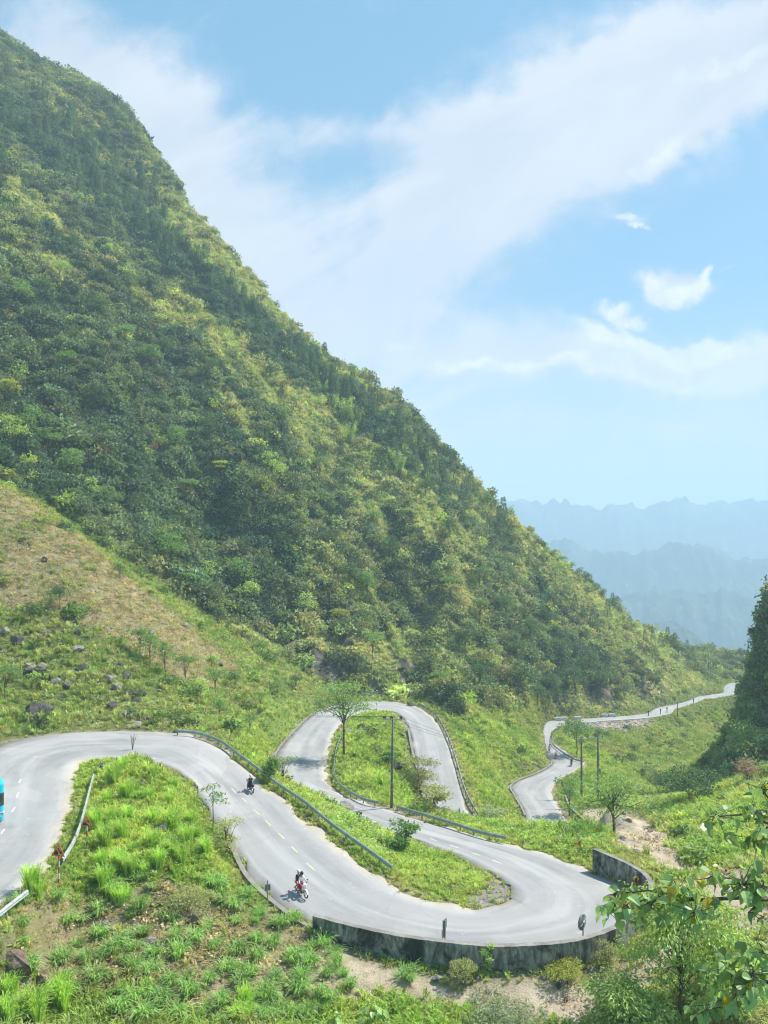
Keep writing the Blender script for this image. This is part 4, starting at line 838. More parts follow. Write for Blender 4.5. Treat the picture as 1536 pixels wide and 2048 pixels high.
def back_sign(base, plates, h, rz, label, pm=M_GALVP):
    r = empty('sign_post', base, rz); tag(r, label, 'sign'); B = MB(); B.tube([(0, 0, -.2), (0, 0, h)], .035, 8); B.obj('pole', [pm], r)
    for (zc, w, hh, dx) in plates: B = MB(); B.box((dx, .05, zc), (w, .015, hh)); B.box((dx, .035, zc + hh * .25), (w * .8, .02, .03)); B.box((dx, .035, zc - hh * .25), (w * .8, .02, .03)); B.obj('sign_plate', [M_GALVP], r)
    return r
sb = Vector(W(890, 1872, 44.6)); sb.z = -23.4
back_sign(sb, [(1.70, .42, .52, .04), (1.18, .40, .50, -.05)], 1.9, math.radians(52), 'pair of stacked sign plates seen from behind over the concrete wall')
back_sign(hit(535, 1806), [(.92, .34, .40, .02)], 1.4, math.radians(12), 'small grey green plate on a thin post beside the low kerb')

# ---------------- electricity poles and wires ----------------
def wood_pole(base, h, r0, r1, label, name='electricity_pole'):
    r = empty(name, base); tag(r, label, 'utility pole'); B = MB(); B.tube([(0, 0, -.5), (0, 0, h * .33), (0, 0, h * .66), (0, 0, h)], [r0, r0 * .9, (r0 + r1) / 2, r1], 10); B.obj('pole_shaft', [M_POLE], r, True)
    
    for z_ in (h * .2, h * .28): B = MB(); B.tube([(0, 0, z_), (0, 0, z_ + .06)], r0 * 1.12, 10); B.obj('collar', [M_STEELW], r)
    return r
def insulator(parent, x, z, y=0):
    B = MB(); B.tube([(x, y, z), (x, y, z + .06), (x, y, z + .08), (x, y, z + .14), (x, y, z + .16), (x, y, z + .24), (x, y, z + .3)], [.03, .03, .085, .09, .06, .08, .03], 8); return B.obj('insulator', [M_BLK], parent, True)
pb = hit(783, 1616); ph = (1616 - 1437) / F * pb.y; p1 = wood_pole(pb, ph, .15, .09, 'tall concrete pole with six black insulators between the two road loops')
p1.rotation_euler = (0, math.radians(.8), 0)
B = MB(); B.box((0, -.14, ph - .1), (1.95, .1, .11)); ca_ = B.obj('crossarm', [M_STEELW], p1); B = MB(); B.tube([(-.45, -.14, ph - .14), (0, -.1, ph - .62), (.45, -.14, ph - .14)], .028, 6); B.obj('brace', [M_STEELW], p1)
INS = (-.93, -.78, -.2, -.05, .78, .93)
for q in INS: insulator(ca_, q, ph - .04, -.14)
q1 = hit(1163, 1597); h1 = (1597 - 1474) / F * q1.y; q2 = hit(1196, 1607); h2 = (1607 - 1472) / F * q2.y
pa = wood_pole(q1, h1, .2, .14, 'left one of the twin distant poles on the green spur'); pc = wood_pole(q2, h2, .2, .14, 'right one of the twin distant poles, with a dark box on it')
B = MB(); B.box((.0, -.1, h1 - .35), (2.6, .12, .14)); cb = B.obj('crossarm', [M_STEELW], pa); [insulator(cb, x, h1 - .28, -.1) for x in (-1.2, -.1, 1.2)]
B = MB(); B.box((-.5, -.1, h2 - .3), (2.6, .12, .14)); cb = B.obj('crossarm', [M_STEELW], pc); [insulator(cb, x, h2 - .23, -.1) for x in (-1.7, -.5, .7)]
B = MB(); B.box((.05, -.3, h2 * .5), (.5, .4, .7)); B.obj('transformer_box', [M_GALVP], pc)
for (x, yb, yt, lb) in ((1355,1438,1402,'far single pole beside the distant road edge'), (1417,1352,1312,'left one of two thin far poles on the terraced field'), (1427,1356,1318,'right one of two thin far poles on the terraced field'), (1180,1330,1300,None)):
    if lb: g = hit(x, yb, 100, 500); hh = (yb - yt) / F * g.y; pp = wood_pole(g, hh, .16, .1, lb); B = MB(); B.box((0, 0, hh - .3), (1.6, .1, .1)); B.obj('crossarm', [M_STEELW], pp)
def wire(a, b, sag, label, rad=.010):
    a, b = Vector(a), Vector(b); P = [a.lerp(b, t / 24) - Vector((0, 0, sag * 4 * (t / 24) * (1 - t / 24))) for t in range(25)]; B = MB(); B.tube(P, rad, 5); tag(B.obj('power_line', [M_BLK]), label, 'cable', 'overhead wires strung from the pole')
top = lambda q: pb + Vector((q, -.14, ph + .25))
for k, q in enumerate((-.93, -.05, .93)):
    wire(top(q), Vector(W(-420, 1262 + 16 * k, 76)), 2.2, ('left', 'middle', 'right')[k] + ' of three thin wires sagging away left over the stony slope')
    wire(top(q), q1 + Vector(((-1.2, -.1, 1.2)[k], 0, h1)), 2.6, ('left', 'middle', 'right')[k] + ' of three thin wires crossing the upper loop road towards the twin poles')

# ---------------- motorbikes ----------------
def wheel(x, parent, rr=.29, w=.09, name='wheel'):
    B = MB(); n = 26; B.tube([(x + (rr - w / 2) * math.cos(6.2832 * k / n), 0, rr + (rr - w / 2) * math.sin(6.2832 * k / n)) for k in range(n + 1)], w / 2, 8, 0, False); wh = B.obj(name, [M_RUB], parent, True)
    B = MB(); B.tube([(x + (rr - w) * math.cos(6.2832 * k / n), 0, rr + (rr - w) * math.sin(6.2832 * k / n)) for k in range(n + 1)], .018, 6, 0, False)
    for k in range(10): a = 6.2832 * k / 10; B.tube([(x, 0, rr), (x + (rr - w) * math.cos(a), 0, rr + (rr - w) * math.sin(a))], .008, 4)
    B.tube([(x, -.05, rr), (x, .05, rr)], .05, 10); B.obj('rim', [M_CHR], wh); return wh
def shell(profile, name, mats, parent, n=12):
    """loft of elliptical sections: (x, y, z, half width, half height)"""
    B = MB(); V = []
    for (x, y, z, a, b) in profile: V += [(x, y + a * math.cos(6.2832 * k / n), z + b * math.sin(6.2832 * k / n)) for k in range(n)]
    Fc = [(i * n + k, i * n + (k + 1) % n, (i + 1) * n + (k + 1) % n, (i + 1) * n + k) for i in range(len(profile) - 1) for k in range(n)] + [tuple(range(n)), tuple(range((len(profile) - 1) * n, len(profile) * n))[::-1]]
    B.add(V, Fc); return B.obj(name, mats, parent, True)
def motorbike(loc, rz, label, body_m, front_m, rack=False):
    r = empty('motorbike', loc, rz); tag(r, label, 'motorbike', 'motorbikes on the road'); wheel(.62, r); wheel(-.60, r)
    shell([(-.95, 0, .80, .03, .03), (-.8, 0, .76, .09, .07), (-.45, 0, .66, .13, .12), (-.1, 0, .56, .13, .12), (.12, 0, .46, .09, .09), (.3, 0, .42, .07, .07)], 'body_panel', [body_m], r)
    shell([(-.78, 0, .84, .08, .03), (-.5, 0, .82, .13, .05), (-.1, 0, .78, .12, .05), (.1, 0, .74, .07, .04)], 'seat', [M_BLK], r)
    shell([(.26, 0, .42, .12, .05), (.32, 0, .6, .19, .07), (.38, 0, .8, .20, .07), (.40, 0, .98, .13, .07), (.36, 0, 1.05, .06, .04)], 'front_fairing', [front_m], r)
    B = MB(); B.tube([(.36, -.07, .95), (.62, -.08, .29)], .025, 6); B.tube([(.36, .07, .95), (.62, .08, .29)], .025, 6); B.obj('fork', [M_CHR], r)
    shell([(.36, 0, .52, .05, .02), (.5, 0, .63, .07, .03), (.66, 0, .62, .07, .03), (.82, 0, .5, .06, .03), (.9, 0, .36, .04, .02)], 'front_mudguard', [front_m], r)
    B = MB(); B.tube([(.28, -.33, 1.02), (.36, -.15, 1.03), (.38, 0, 1.0), (.36, .15, 1.03), (.28, .33, 1.02)], .018, 7); B.obj('handlebar', [M_BLK], r)
    for s_ in (-1, 1):
        B = MB(); B.tube([(.33, s_ * .22, 1.03), (.36, s_ * .27, 1.2)], .008, 5); B.add([(.35 + .02 * q, s_ * .27 + .07 * math.cos(6.28 * k / 10), 1.23 + .05 * math.sin(6.28 * k / 10)) for q in (0, 1) for k in range(10)], [tuple(range(10)), tuple(range(19, 9, -1))] + [(k, 10 + k, 10 + (k + 1) % 10, (k + 1) % 10) for k in range(10)]); B.obj('mirror', [M_BLK], r)
    hl = shell([(.44, 0, .9, .07, .05), (.49, 0, .9, .05, .035)], 'headlight', [M_CHR], r)
    B = MB(); B.tube([(.1, -.14, .3), (-.3, -.16, .3), (-.8, -.17, .42)], [.03, .045, .05], 8); B.obj('exhaust', [M_CHR], r, True)
    shell([(-.9, 0, .72, .05, .03), (-.94, 0, .72, .04, .02)], 'tail_light', [M_RED], r)
    B = MB(); B.box((-.05, 0, .3), (.42, .24, .2)); B.box((.02, 0, .28), (.1, .5, .03)); B.obj('engine', [M_GALVP], r)
    if rack: B = MB(); [B.tube([(-.6, y, .88), (-.98, y, .92)], .01, 5) for y in (-.1, 0, .1)]; B.obj('luggage_rack', [M_CHR], r)
    return r
M_SKIN = vnoise_mat('skin', (.42, .24, .16), (.52, .32, .22), .6, 0, 6)
def person(loc, rz, label, pose, shirt, trouser, helmet, hair=M_BLK, visor=True):
    r = empty('person', loc, rz); tag(r, label, 'person', 'people riding')
    px_, lean = (-.08, .08) if pose == 'driver' else (-.48, .02)
    J = {'pel': (px_, 0, .90), 'wst': (px_ + lean * .4, 0, 1.08), 'chs': (px_ + lean, 0, 1.30), 'nek': (px_ + lean + .02, 0, 1.47), 'hd0': (px_ + lean + .04, 0, 1.55), 'hd1': (px_ + lean + .05, 0, 1.68)}
    rad = {'pel': .155, 'wst': .125, 'chs': .15, 'nek': .055, 'hd0': .085, 'hd1': .095}; E = [('pel', 'wst'), ('wst', 'chs'), ('chs', 'nek'), ('nek', 'hd0'), ('hd0', 'hd1')]
    for s_, t in ((-1, 'r'), (1, 'l')):
        if pose == 'driver': q = [(px_ + lean, s_ * .17, 1.38), (px_ + .2, s_ * .27, 1.14), (.24, s_ * .31, 1.06), (.31, s_ * .31, 1.05)]; l_ = [(px_ + .03, s_ * .10, .87), (px_ + .42, s_ * .17, .80), (px_ + .25, s_ * .16, .40), (px_ + .42, s_ * .17, .33)]
        else: q = [(px_ + lean, s_ * .17, 1.38), (px_ + .1, s_ * .25, 1.14), (px_ + .28, s_ * .17, 1.05), (px_ + .34, s_ * .13, 1.05)]; l_ = [(px_ + .03, s_ * .11, .87), (px_ + .42, s_ * .27, .80), (px_ + .2, s_ * .25, .42), (px_ + .36, s_ * .26, .35)]
        for k, (nm, rd) in enumerate((('sho', .065), ('elb', .048), ('wri', .033), ('hnd', .036))): J[nm + t] = q[k]; rad[nm + t] = rd
        for k, (nm, rd) in enumerate((('hip', .095), ('kne', .068), ('ank', .046), ('toe', .042))): J[nm + t] = l_[k]; rad[nm + t] = rd
        E += [('chs', 'sho' + t), ('sho' + t, 'elb' + t), ('elb' + t, 'wri' + t), ('wri' + t, 'hnd' + t), ('pel', 'hip' + t), ('hip' + t, 'kne' + t), ('kne' + t, 'ank' + t), ('ank' + t, 'toe' + t)]
    K = list(J); me = bpy.data.meshes.new('person_body'); me.from_pydata([J[k] for k in K], [(K.index(a), K.index(b)) for a, b in E], [])
    o = bpy.data.objects.new('body', me); COL.objects.link(o); sk_ = o.modifiers.new('s', 'SKIN'); me.skin_vertices[0].use_root if False else None
    lay_ = me.skin_vertices[0].data
    for i, k in enumerate(K): lay_[i].radius = (rad[k], rad[k]); lay_[i].use_root = (k == 'pel')
    sb_ = o.modifiers.new('u', 'SUBSURF'); sb_.levels = 2; sb_.render_levels = 2; bpy.context.view_layer.update()
    m2 = bpy.data.meshes.new_from_object(o.evaluated_get(bpy.context.evaluated_depsgraph_get())); bpy.data.objects.remove(o)
    for m_ in (M_SKIN, shirt, trouser, M_BLK): m2.materials.append(m_)
    bones = [(Vector(J[a]), Vector(J[b]), a, b) for a, b in E]
    for p in m2.polygons:
        c = p.center; best = min(bones, key=lambda q: (c - (q[0] + (q[1] - q[0]) * max(0, min(1, (c - q[0]).dot(q[1] - q[0]) / (q[1] - q[0]).length_squared)))).length); a, b = best[2], best[3]
        p.material_index = 2 if b[:3] in ('hip', 'kne', 'ank') else 3 if b[:3] == 'toe' else 1 if b[:3] in ('wst', 'chs', 'sho', 'elb', 'wri') else 0; p.use_smooth = True
        if a == 'pel' and c.z < .98: p.material_index = 2
    # fingers curl round the grip or the waist of the one in front
    B = MB()
    for s_, t in ((-1, 'r'), (1, 'l')):
        h_ = Vector(J['hnd' + t])
        for k in range(4): y_ = (k - 1.5) * .021; ln = (.07, .078, .074, .06)[k]; b0 = h_ + Vector((.005, y_, .012)); B.tube([b0, b0 + Vector((ln * .5, 0, .008)), b0 + Vector((ln * .8, 0, -.02)), b0 + Vector((ln * .5, 0, -.045))], [.0095, .0092, .0085, .007], 6)
        b0 = h_ + Vector((-.01, -s_ * .03, 0)); B.tube([b0, b0 + Vector((.02, -s_ * .022, -.01)), b0 + Vector((.045, -s_ * .016, -.03))], [.011, .010, .008], 6)
    bm = bmesh.new(); bm.from_mesh(m2); tmp = bpy.data.meshes.new('f'); tmp.from_pydata([tuple(v_) for v_ in B.v], [], B.f); bm.from_mesh(tmp); bm.to_mesh(m2); bm.free()
    ob = bpy.data.objects.new('body', m2); COL.objects.link(ob); ob.parent = r
    hx, hz_ = J['hd1'][0], J['hd1'][2] - .02
    B = MB()                                            # brow, nose, mouth and ears
    for s_ in (-1, 1): B.tube([(hx + .085, s_ * .035, hz_ - .02), (hx + .097, s_ * .035, hz_ - .02)], .012, 6); B.tube([(hx, s_ * .085, hz_ - .05), (hx, s_ * .105, hz_ - .03)], [.03, .02], 6)
    B.tube([(hx + .085, 0, hz_ - .03), (hx + .12, 0, hz_ - .065)], [.01, .018], 6); B.tube([(hx + .09, -.025, hz_ - .1), (hx + .095, .025, hz_ - .1)], .008, 6); B.obj('face', [M_SKIN], r)
    V = []; n = 18; rings = [(0, .155), (.06, .147), (.105, .11), (.132, .05), (.136, 0), (.132, -.03), (.118, -.03), (.11, .03)]
    for q, zz in rings: V += [(hx - .005 + q * 1.08 * math.cos(6.2832 * k / n), q * .92 * math.sin(6.2832 * k / n), hz_ + zz) for k in range(n)]
    B = MB(); B.add(V, [(i * n + k, i * n + (k + 1) % n, (i + 1) * n + (k + 1) % n, (i + 1) * n + k) for i in range(len(rings) - 1) for k in range(n)]); B.obj('helmet' if helmet is not M_BLK or visor else 'hair', [helmet], r, True)
    return r
def rescale(objs, k):
    for o in objs: o.scale = (k, k, k)
def heading(a, b): d = Vector(b) - Vector(a); return math.atan2(d.y, d.x)
M_CLW = vnoise_mat('white_cotton', (.70, .71, .74), (.80, .80, .82), .9, 0, 9); M_CLB = vnoise_mat('black_cloth', (.015, .017, .022), (.035, .037, .045), .9, 0, 9)
M_CLR = vnoise_mat('red_trousers', (.52, .02, .05), (.62, .05, .08), .85, 0, 9); M_CLP = vnoise_mat('faded_red_shorts', (.42, .12, .12), (.55, .2, .18), .85, 0, 9); M_CLD = vnoise_mat('dark_denim', (.03, .04, .06), (.06, .07, .1), .9, 0, 9)
g2_ = onroad(603, 1791); hd2 = heading(onroad(560, 1668), onroad(620, 1735)) + .12
bk2 = motorbike(g2_, hd2, 'red and white motorbike carrying two people down the near road', M_RED, M_WHITE, True)
pr2 = person(g2_, hd2, 'rider in a white top and red trousers steering the near motorbike', 'driver', M_CLW, M_CLR, M_BLK)
ps2 = person(g2_, hd2, 'passenger in black top and pale helmet seated behind the white clad rider', 'passenger', M_CLB, M_CLP, M_WHITE)
g1_ = onroad(501, 1583); hd1 = heading(onroad(520, 1630), onroad(465, 1578))
bk1 = motorbike(g1_, hd1, 'dark scooter going uphill away from the camera near the long rail', M_BLK, M_BLK)
pr1 = person(g1_, hd1, 'rider all in black with pale helmet, back to the camera', 'driver', M_CLB, M_CLB, M_WHITE)
rescale((bk2, pr2, ps2), .87); rescale((bk1, pr1), .82)
for (x, y, hd, bm_, sh, tr, hl, pos) in ((1143,1532,-1.9,M_BLK,M_CLB,M_CLD,M_BLK,'lowest'), (1112,1517,-1.7,M_RED,M_CLW,M_CLB,M_WHITE,'middle'), (1099,1504,-1.5,M_WHITE,M_CLW,M_CLD,M_BLK,'topmost')):
    g = onroad(x, y); motorbike(g, hd, pos + ' of the three small motorbikes on the distant bend', bm_, bm_); person(g, hd, 'rider on the %s of the three small distant motorbikes' % pos, 'driver', sh, tr, hl)

# ---------------- coach at the left edge ----------------
cc = onroad(9, 1652)
if cc is None: cc = Vector(W(9, 1652, 52.6))
cr = empty('coach', cc, 0); tag(cr, 'bright cyan coach cut off by the left edge of the picture', 'coach')
fw = Vector((.56, -.83, 0)); cr.rotation_euler = (0, 0, math.atan2(fw.y, fw.x)); Lb, Wb, Hb = 8.2, 2.35, 3.15
# local x forward, y to its left; the corner that shows is front left
def rbox(x0, x1, y0, y1, z0, z1, r_, name, m_, parent, seg=4):
    V = []; 
    for z_, ins in ((z0, .04), (z0 + .1, 0), (z1 - r_, 0), (z1 - r_ * .3, r_ * .3), (z1, r_)):
        for cx, cy, a0 in ((x1, y1, 0), (x0, y1, 90), (x0, y0, 180), (x1, y0, 270)):
            for k in range(seg + 1):
                a = math.radians(a0 + 90 * k / seg); sx = 1 if cx == x1 else -1; sy = 1 if cy == y1 else -1
                V.append((cx - sx * (r_ + ins) + r_ * math.cos(a), cy - sy * (r_ + ins) + r_ * math.sin(a), z_))
    n = 4 * (seg + 1); Fc = [(i * n + k, i * n + (k + 1) % n, (i + 1) * n + (k + 1) % n, (i + 1) * n + k) for i in range(4) for k in range(n)] + [tuple(range(n))[::-1], tuple(range(4 * n, 5 * n))]
    B = MB(); B.add(V, Fc); return B.obj(name, [m_], parent)
rbox(-Lb, 0, -Wb, 0, .35, Hb, .28, 'body', M_CYAN, cr)
wsc = rbox(-.6, .03, -Wb - .01, .012, 1.35, 2.55, .3, 'windscreen', M_GLASS, cr); rbox(-Lb + .6, -1.6, -Wb - .02, .02, 1.5, 2.4, .1, 'side_window', M_GLASS, cr); rbox(-Lb + .02, .008, -Wb - .008, .008, .92, 1.02, .1, 'livery_stripe', M_WHITE, cr); rbox(-.2, .045, -Wb + .3, -.3, .95, 1.1, .05, 'front_trim', M_WHITE, cr)
for y in (-.35, -Wb + .35): B = MB(); B.box((.03, y, .75), (.06, .36, .18)); B.obj('headlight', [M_CHR], cr)
for x in (-1.3, -Lb + 1.6):
    for y in (-.12, -Wb + .12): B = MB(); B.tube([(x, y - .12, .45), (x, y + .12, .45)], .45, 20); B.obj('wheel', [M_RUB], cr)
B = MB(); B.tube([(.0, -Wb + .1, 2.6), (.3, -Wb - .02, 2.5)], .03, 6); B.box((.33, -Wb - .02, 2.3), (.08, .2, .36)); B.obj('wing_mirror', [M_BLK], cr)

# ---------------- small built things far off ----------------
ORD = ('leftmost', 'second from left', 'third from left', 'fourth from left', 'rightmost')
for kk_, (x, y) in enumerate(((1115,1442),(1127,1441.5),(1155,1440),(1209,1435),(1224,1434.6))):
    g = hit(x, y, 150, 420); B = MB(); B.box((0, 0, .45), (2.0, .8, .9)); B.box((0, 0, .98), (1.7, .6, .16)); o = B.obj('stone_block', [M_WHT]); o.location = g; tag(o, ORD[kk_] + ' of the five pale stone blocks at the foot of the dark cliff', 'stone block', 'pale blocks beside the distant road')
g = hit(1440, 1314, 250, 500); sh = empty('shed', g, .3); sh.scale = (.45, .5, .5); tag(sh, 'small white roofed shed on the far terraced hillside', 'shed')
B = MB(); B.box((0, 0, 1.2), (9, 4, 2.4)); B.obj('wall', [M_WALL], sh); B = MB(); B.add([(-5, -2.6, 2.4), (5, -2.6, 2.4), (5, 0, 3.4), (-5, 0, 3.4), (5, 2.6, 2.4), (-5, 2.6, 2.4)], [(0, 1, 2, 3), (3, 2, 4, 5), (0, 3, 5), (1, 4, 2), (0, 5, 4, 1)]); B.obj('roof', [M_WHITE], sh); B = MB(); B.box((1, -2.02, 1), (1.2, .06, 2)); B.obj('door', [M_GALVP], sh)
for k, (x, y) in enumerate(((1297,1433),(1321,1429),(1334,1426),(1387,1408))):
    g = hit(x, y, 150, 420); B = MB(); B.tube([(0, 0, 0), (0, 0, 1.5)], .12, 8); B.box((0, 0, 1.6), (.4, .1, .5)); o = B.obj('marker_post', [M_BLK]); o.location = g; tag(o, (ORD[:3] + ORD[4:])[k] + ' of the four small dark marker posts along the far road edge', 'marker post', 'marker posts along the far road')
# ---------------- trees ----------------
def M_L(name, c, var=.3, tr=.35): return mat(name, m_leaf(c, var, tr))
ML = {'mid': M_L('leaf_mid_green', (.20, .34, .11)), 'dark': M_L('leaf_dark_green', (.10, .18, .075)), 'fresh': M_L('leaf_fresh_green', (.24, .38, .13)), 'bright': M_L('leaf_bright_green', (.42, .56, .18)), 'yellow': M_L('leaf_yellow_green', (.42, .46, .10)),
      'grey': M_L('leaf_grey_green', (.36, .42, .27)), 'brown': M_L('leaf_russet', (.42, .31, .23)), 'olive': M_L('leaf_olive', (.38, .41, .18)), 'pine': M_L('needle_green', (.11, .19, .11)), 'grass': M_L('tall_grass_green', (.42, .62, .13), .25, .4), 'maize': M_L('broad_blade_green', (.30, .48, .15), .25, .4), 'dry': M_L('dry_stem', (.42, .36, .24), .2, .2)}
def tree_parts(seed, h, cw, cb, leaf, n, style='round', bend=.05, lobes=9, forks=5, tr=None, droop=0.0, lw=.5, clump=.55):
    """trunk and crown meshes for a tree of height h, crown width cw, crown starting at cb of the height"""
    r = R(seed); T, Cn = MB(), MB(); tr = tr or h * .016 + .02; top_ = Vector((r.uniform(-1, 1) * bend * h, r.uniform(-1, 1) * bend * h, h * .86)); fk = top_ * max(cb * .8, .12)
    fk = Vector((top_.x * cb * .6, top_.y * cb * .6, h * cb * .85)); mid = fk * .5 + Vector((r.uniform(-.02, .02) * h, 0, 0))
    T.tube([(0, 0, -.3), (0, 0, 0), mid, fk], [tr * 1.3, tr * 1.15, tr, tr * .85], 8); T.tube([fk, fk.lerp(top_, .5), top_], [tr * .8, tr * .45, tr * .15], 6)
    Ls = []
    for k in range(lobes):
        a = 2.4 * k + r.uniform(-.4, .4); q = math.sqrt((k + .6) / lobes) * cw / 2 * .72; t = r.random()
        if style == 'umbrella': z = h * (.97 - .22 * (q / (cw / 2)) ** 2 * r.uniform(.4, 1.4) - .16 * (r.random() < .35)); rad = (cw * .2, h * .07)
        elif style == 'open': z = h * (cb + (1 - cb) * r.uniform(.15, .92)); q *= r.uniform(.5, 1.2); rad = (cw * .19, h * (1 - cb) * .13)
        else: z = h * (cb + (1 - cb) * (.25 + .62 * t)); q *= math.sqrt(max(.15, 1 - (2 * t - .8) ** 2 * .6)); rad = (cw * .23, h * (1 - cb) * .21)
        c = Vector((fk.x + (top_.x - fk.x) * .6 + math.cos(a) * q, fk.y + math.sin(a) * q, z)); Ls.append((c, rad))
        s0 = fk.lerp(top_, r.uniform(0, .6)); m_ = s0.lerp(c, .55) + Vector((0, 0, h * .03)); T.tube([s0, m_, c], [tr * .42, tr * .25, tr * .08], 5)
        for _ in range(2): e = c + rdir(r) * rad[0] * .9; e.z = c.z + (e.z - c.z) * .4; T.tube([m_.lerp(c, .4), e], [tr * .14, tr * .05], 4)
    for _ in range(n):
        c, (ra, rb_) = r.choice(Ls); d = rdir(r, -.7); q = r.uniform(clump, 1.05) if style != 'open' else r.uniform(.15, 1.1); p = c + Vector((d.x * ra, d.y * ra, d.z * rb_)) * q
        ld = Vector((d.x, d.y, r.uniform(-.5, .4) - droop)) + rdir(r) * .5; Cn.leaf(p, ld, (0, 0, 1) if r.random() < .55 else rdir(r), leaf * r.uniform(.7, 1.3), leaf * lw * r.uniform(.8, 1.3), .2)
    return T, Cn
def tree(name, label, px, h, cw, cb, leaf, n, mt_, style='round', group=None, seed=1, cat='tree', d1=480, base=None, **kw):
    g = base if base is not None else hit(*px, 20, d1); r = empty(name, g); tag(r, label, cat, group); T, Cn = tree_parts(seed, h, cw, cb, leaf, n, style, **kw)
    T.obj('trunk', [M_BARK], r, True); Cn.obj('crown', [ML[mt_]], r); return r
def hpx(px, ytop): g = hit(*px); return (px[1] - ytop) / F * g.y
tree('umbrella_tree', 'spreading feathery tree with a thin forked trunk at the top of the first loop', (688,1513), hpx((688,1513),1366), 10.2, .5, .34, 2300, 'fresh', 'open', seed=4, lobes=26, tr=.15, bend=.01)
tree('small_tree', 'small broad leaved tree on the green strip right of the long rail end', (812,1708), hpx((812,1708),1634), 3.2, .35, .22, 620, 'mid', 'open', seed=8, lobes=12, lw=.7)
tree('sapling', 'thin leaning sapling with few leaves at the inner road edge', (426,1656), hpx((426,1656),1563), 2.6, .5, .20, 260, 'mid', 'open', seed=12, lobes=7, tr=.04)
tree('leafy_shrub', 'dark rounded bush behind the long rail', (541,1563), hpx((541,1563),1518), 1.9, .1, .2, 1100, 'mid', seed=15, cat='shrub')
tree('leafy_shrub', 'pale sprayed bush with silvery leaves next to the dark bush behind the rail', (566,1568), hpx((566,1568),1513), 2.5, .25, .16, 800, 'grey', 'open', seed=17, cat='shrub')
tree('leafy_shrub', 'dark green low bush crowding the foot of the small tree', (799,1716), 1.7, 1.3, .05, .2, 700, 'mid', seed=16, cat='shrub')
tree('slender_tree', 'thin open crowned tree above the dry stony stream bed', (1228,1674), hpx((1228,1674),1548), 8.2, .32, .26, 1700, 'mid', 'open', seed=21, lobes=20, tr=.13)
tree('slender_tree', 'slim tree growing beside the short grey wall of the distant road', (1139,1632), hpx((1139,1632),1545), 5.6, .3, .3, 1300, 'mid', 'open', seed=24, lobes=12, tr=.1)
tree('slender_tree', 'bushy crowned tree on two thin stems inside the far bend', (1153,1512), hpx((1153,1512),1440), 8.0, .42, .45, 1500, 'mid', 'round', seed=27, lobes=10, tr=.12)
tree('loop_shrub', 'spreading bush hanging over the upper loop road, left of its lane', (838,1578), hpx((838,1578),1510), 7.5, .1, .3, 2400, 'olive', 'open', seed=31, lobes=16, cat='shrub')
tree('loop_shrub', 'ragged leafy sapling just behind the electricity pole', (776,1545), hpx((776,1545),1488), 3.4, .25, .3, 900, 'mid', 'open', seed=33, cat='shrub')
tree('loop_shrub', 'pale straggling bush where the upper loop road meets the weeds', (868,1630), hpx((868,1630),1572), 5.0, .1, .28, 1500, 'olive', 'open', seed=35, cat='shrub')
tree('loop_shrub', 'twiggy bush spilling over the lower end of the upper rail', (985,1650), 2.6, 4.2, .1, .28, 1100, 'grey', 'open', seed=37, cat='shrub')
tree('roadside_shrub', 'wispy bush with dark seed heads leaning over the inner road edge', (452,1712), hpx((452,1712),1628), 2.9, .1, .13, 1500, 'olive', 'open', seed=41, lobes=14, cat='shrub')
tree('wall_shrub', 'feathery yellow green bush on the sand below the concrete wall', (1135,1975), 1.2, 2.6, .05, .10, 2400, 'yellow', seed=43, cat='shrub')
tree('wall_shrub', 'tall ragged green weed growing against the middle of the concrete wall', (975,1950), 1.7, 1.0, .05, .10, 900, 'bright', 'open', seed=44, cat='shrub')
tree('wall_shrub', 'dry brownish bush in front of the concrete wall', (925,1972), 1.25, 1.7, .05, .10, 1500, 'olive', seed=45, cat='shrub')
tree('wall_shrub', 'loose pale bush against the right hand end of the lit wall', (1215,1950), 1.7, 1.9, .05, .10, 1300, 'olive', 'open', seed=46, cat='shrub')
tree('wall_shrub', 'low grey green mat of weeds in the bottom middle of the picture', (1000,2045), 1.1, 4.4, .02, .13, 3000, 'grey', seed=47, cat='shrub')
tree('wall_shrub', 'brown grass covered hump of bush over the dark hole in the slope', (375,1822), 1.3, 3.2, .02, .12, 3000, 'olive', seed=48, cat='shrub')
# right hand trees below and beside the overhanging branches
tree('young_tree', 'young tree with drooping pale leaves standing right of the concrete wall', (1362,2036), 6.8, 7.2, .22, .25, 6200, 'bright', 'open', seed=51, lobes=40, droop=.6, tr=.07, lw=.42)
tree('young_tree', 'smaller bright leaved tree at the bottom right corner under the branches', (1460,2046), 4.6, 5.4, .12, .22, 4200, 'bright', 'open', seed=53, lobes=18, droop=.5, tr=.05)
tree('young_tree', 'low leafy thicket along the bottom edge left of the young tree', (1262,2075), 3.0, 5.2, .05, .22, 3800, 'bright', 'open', seed=55, lobes=16, droop=.4, tr=.04)
tree('young_tree', 'yellow leaved sapling behind the drooping branches at the right edge', (1440,1975), 4.2, 3.6, .3, .18, 1700, 'yellow', 'open', seed=57, lobes=12, droop=.3, tr=.05)
tree('valley_tree', 'lone leafy tree on the right slope just under the dark cliff', (1500,1530), 7.0, 8.5, .2, .4, 2200, 'bright', 'round', seed=61, lobes=14, base=hit(1502, 1528))
tree('valley_tree', 'russet leaved tree at the foot of the dark cliff', (1490,1570), 3.2, 4.4, .15, .3, 1000, 'brown', 'round', seed=62, lobes=12, base=hit(1494, 1566))
tree('valley_tree', 'dark round bush in the gully above the sandy bed', (1375,1600), 5.0, 8.0, .1, .4, 1800, 'dark', 'round', seed=63, base=hit(1378, 1602))
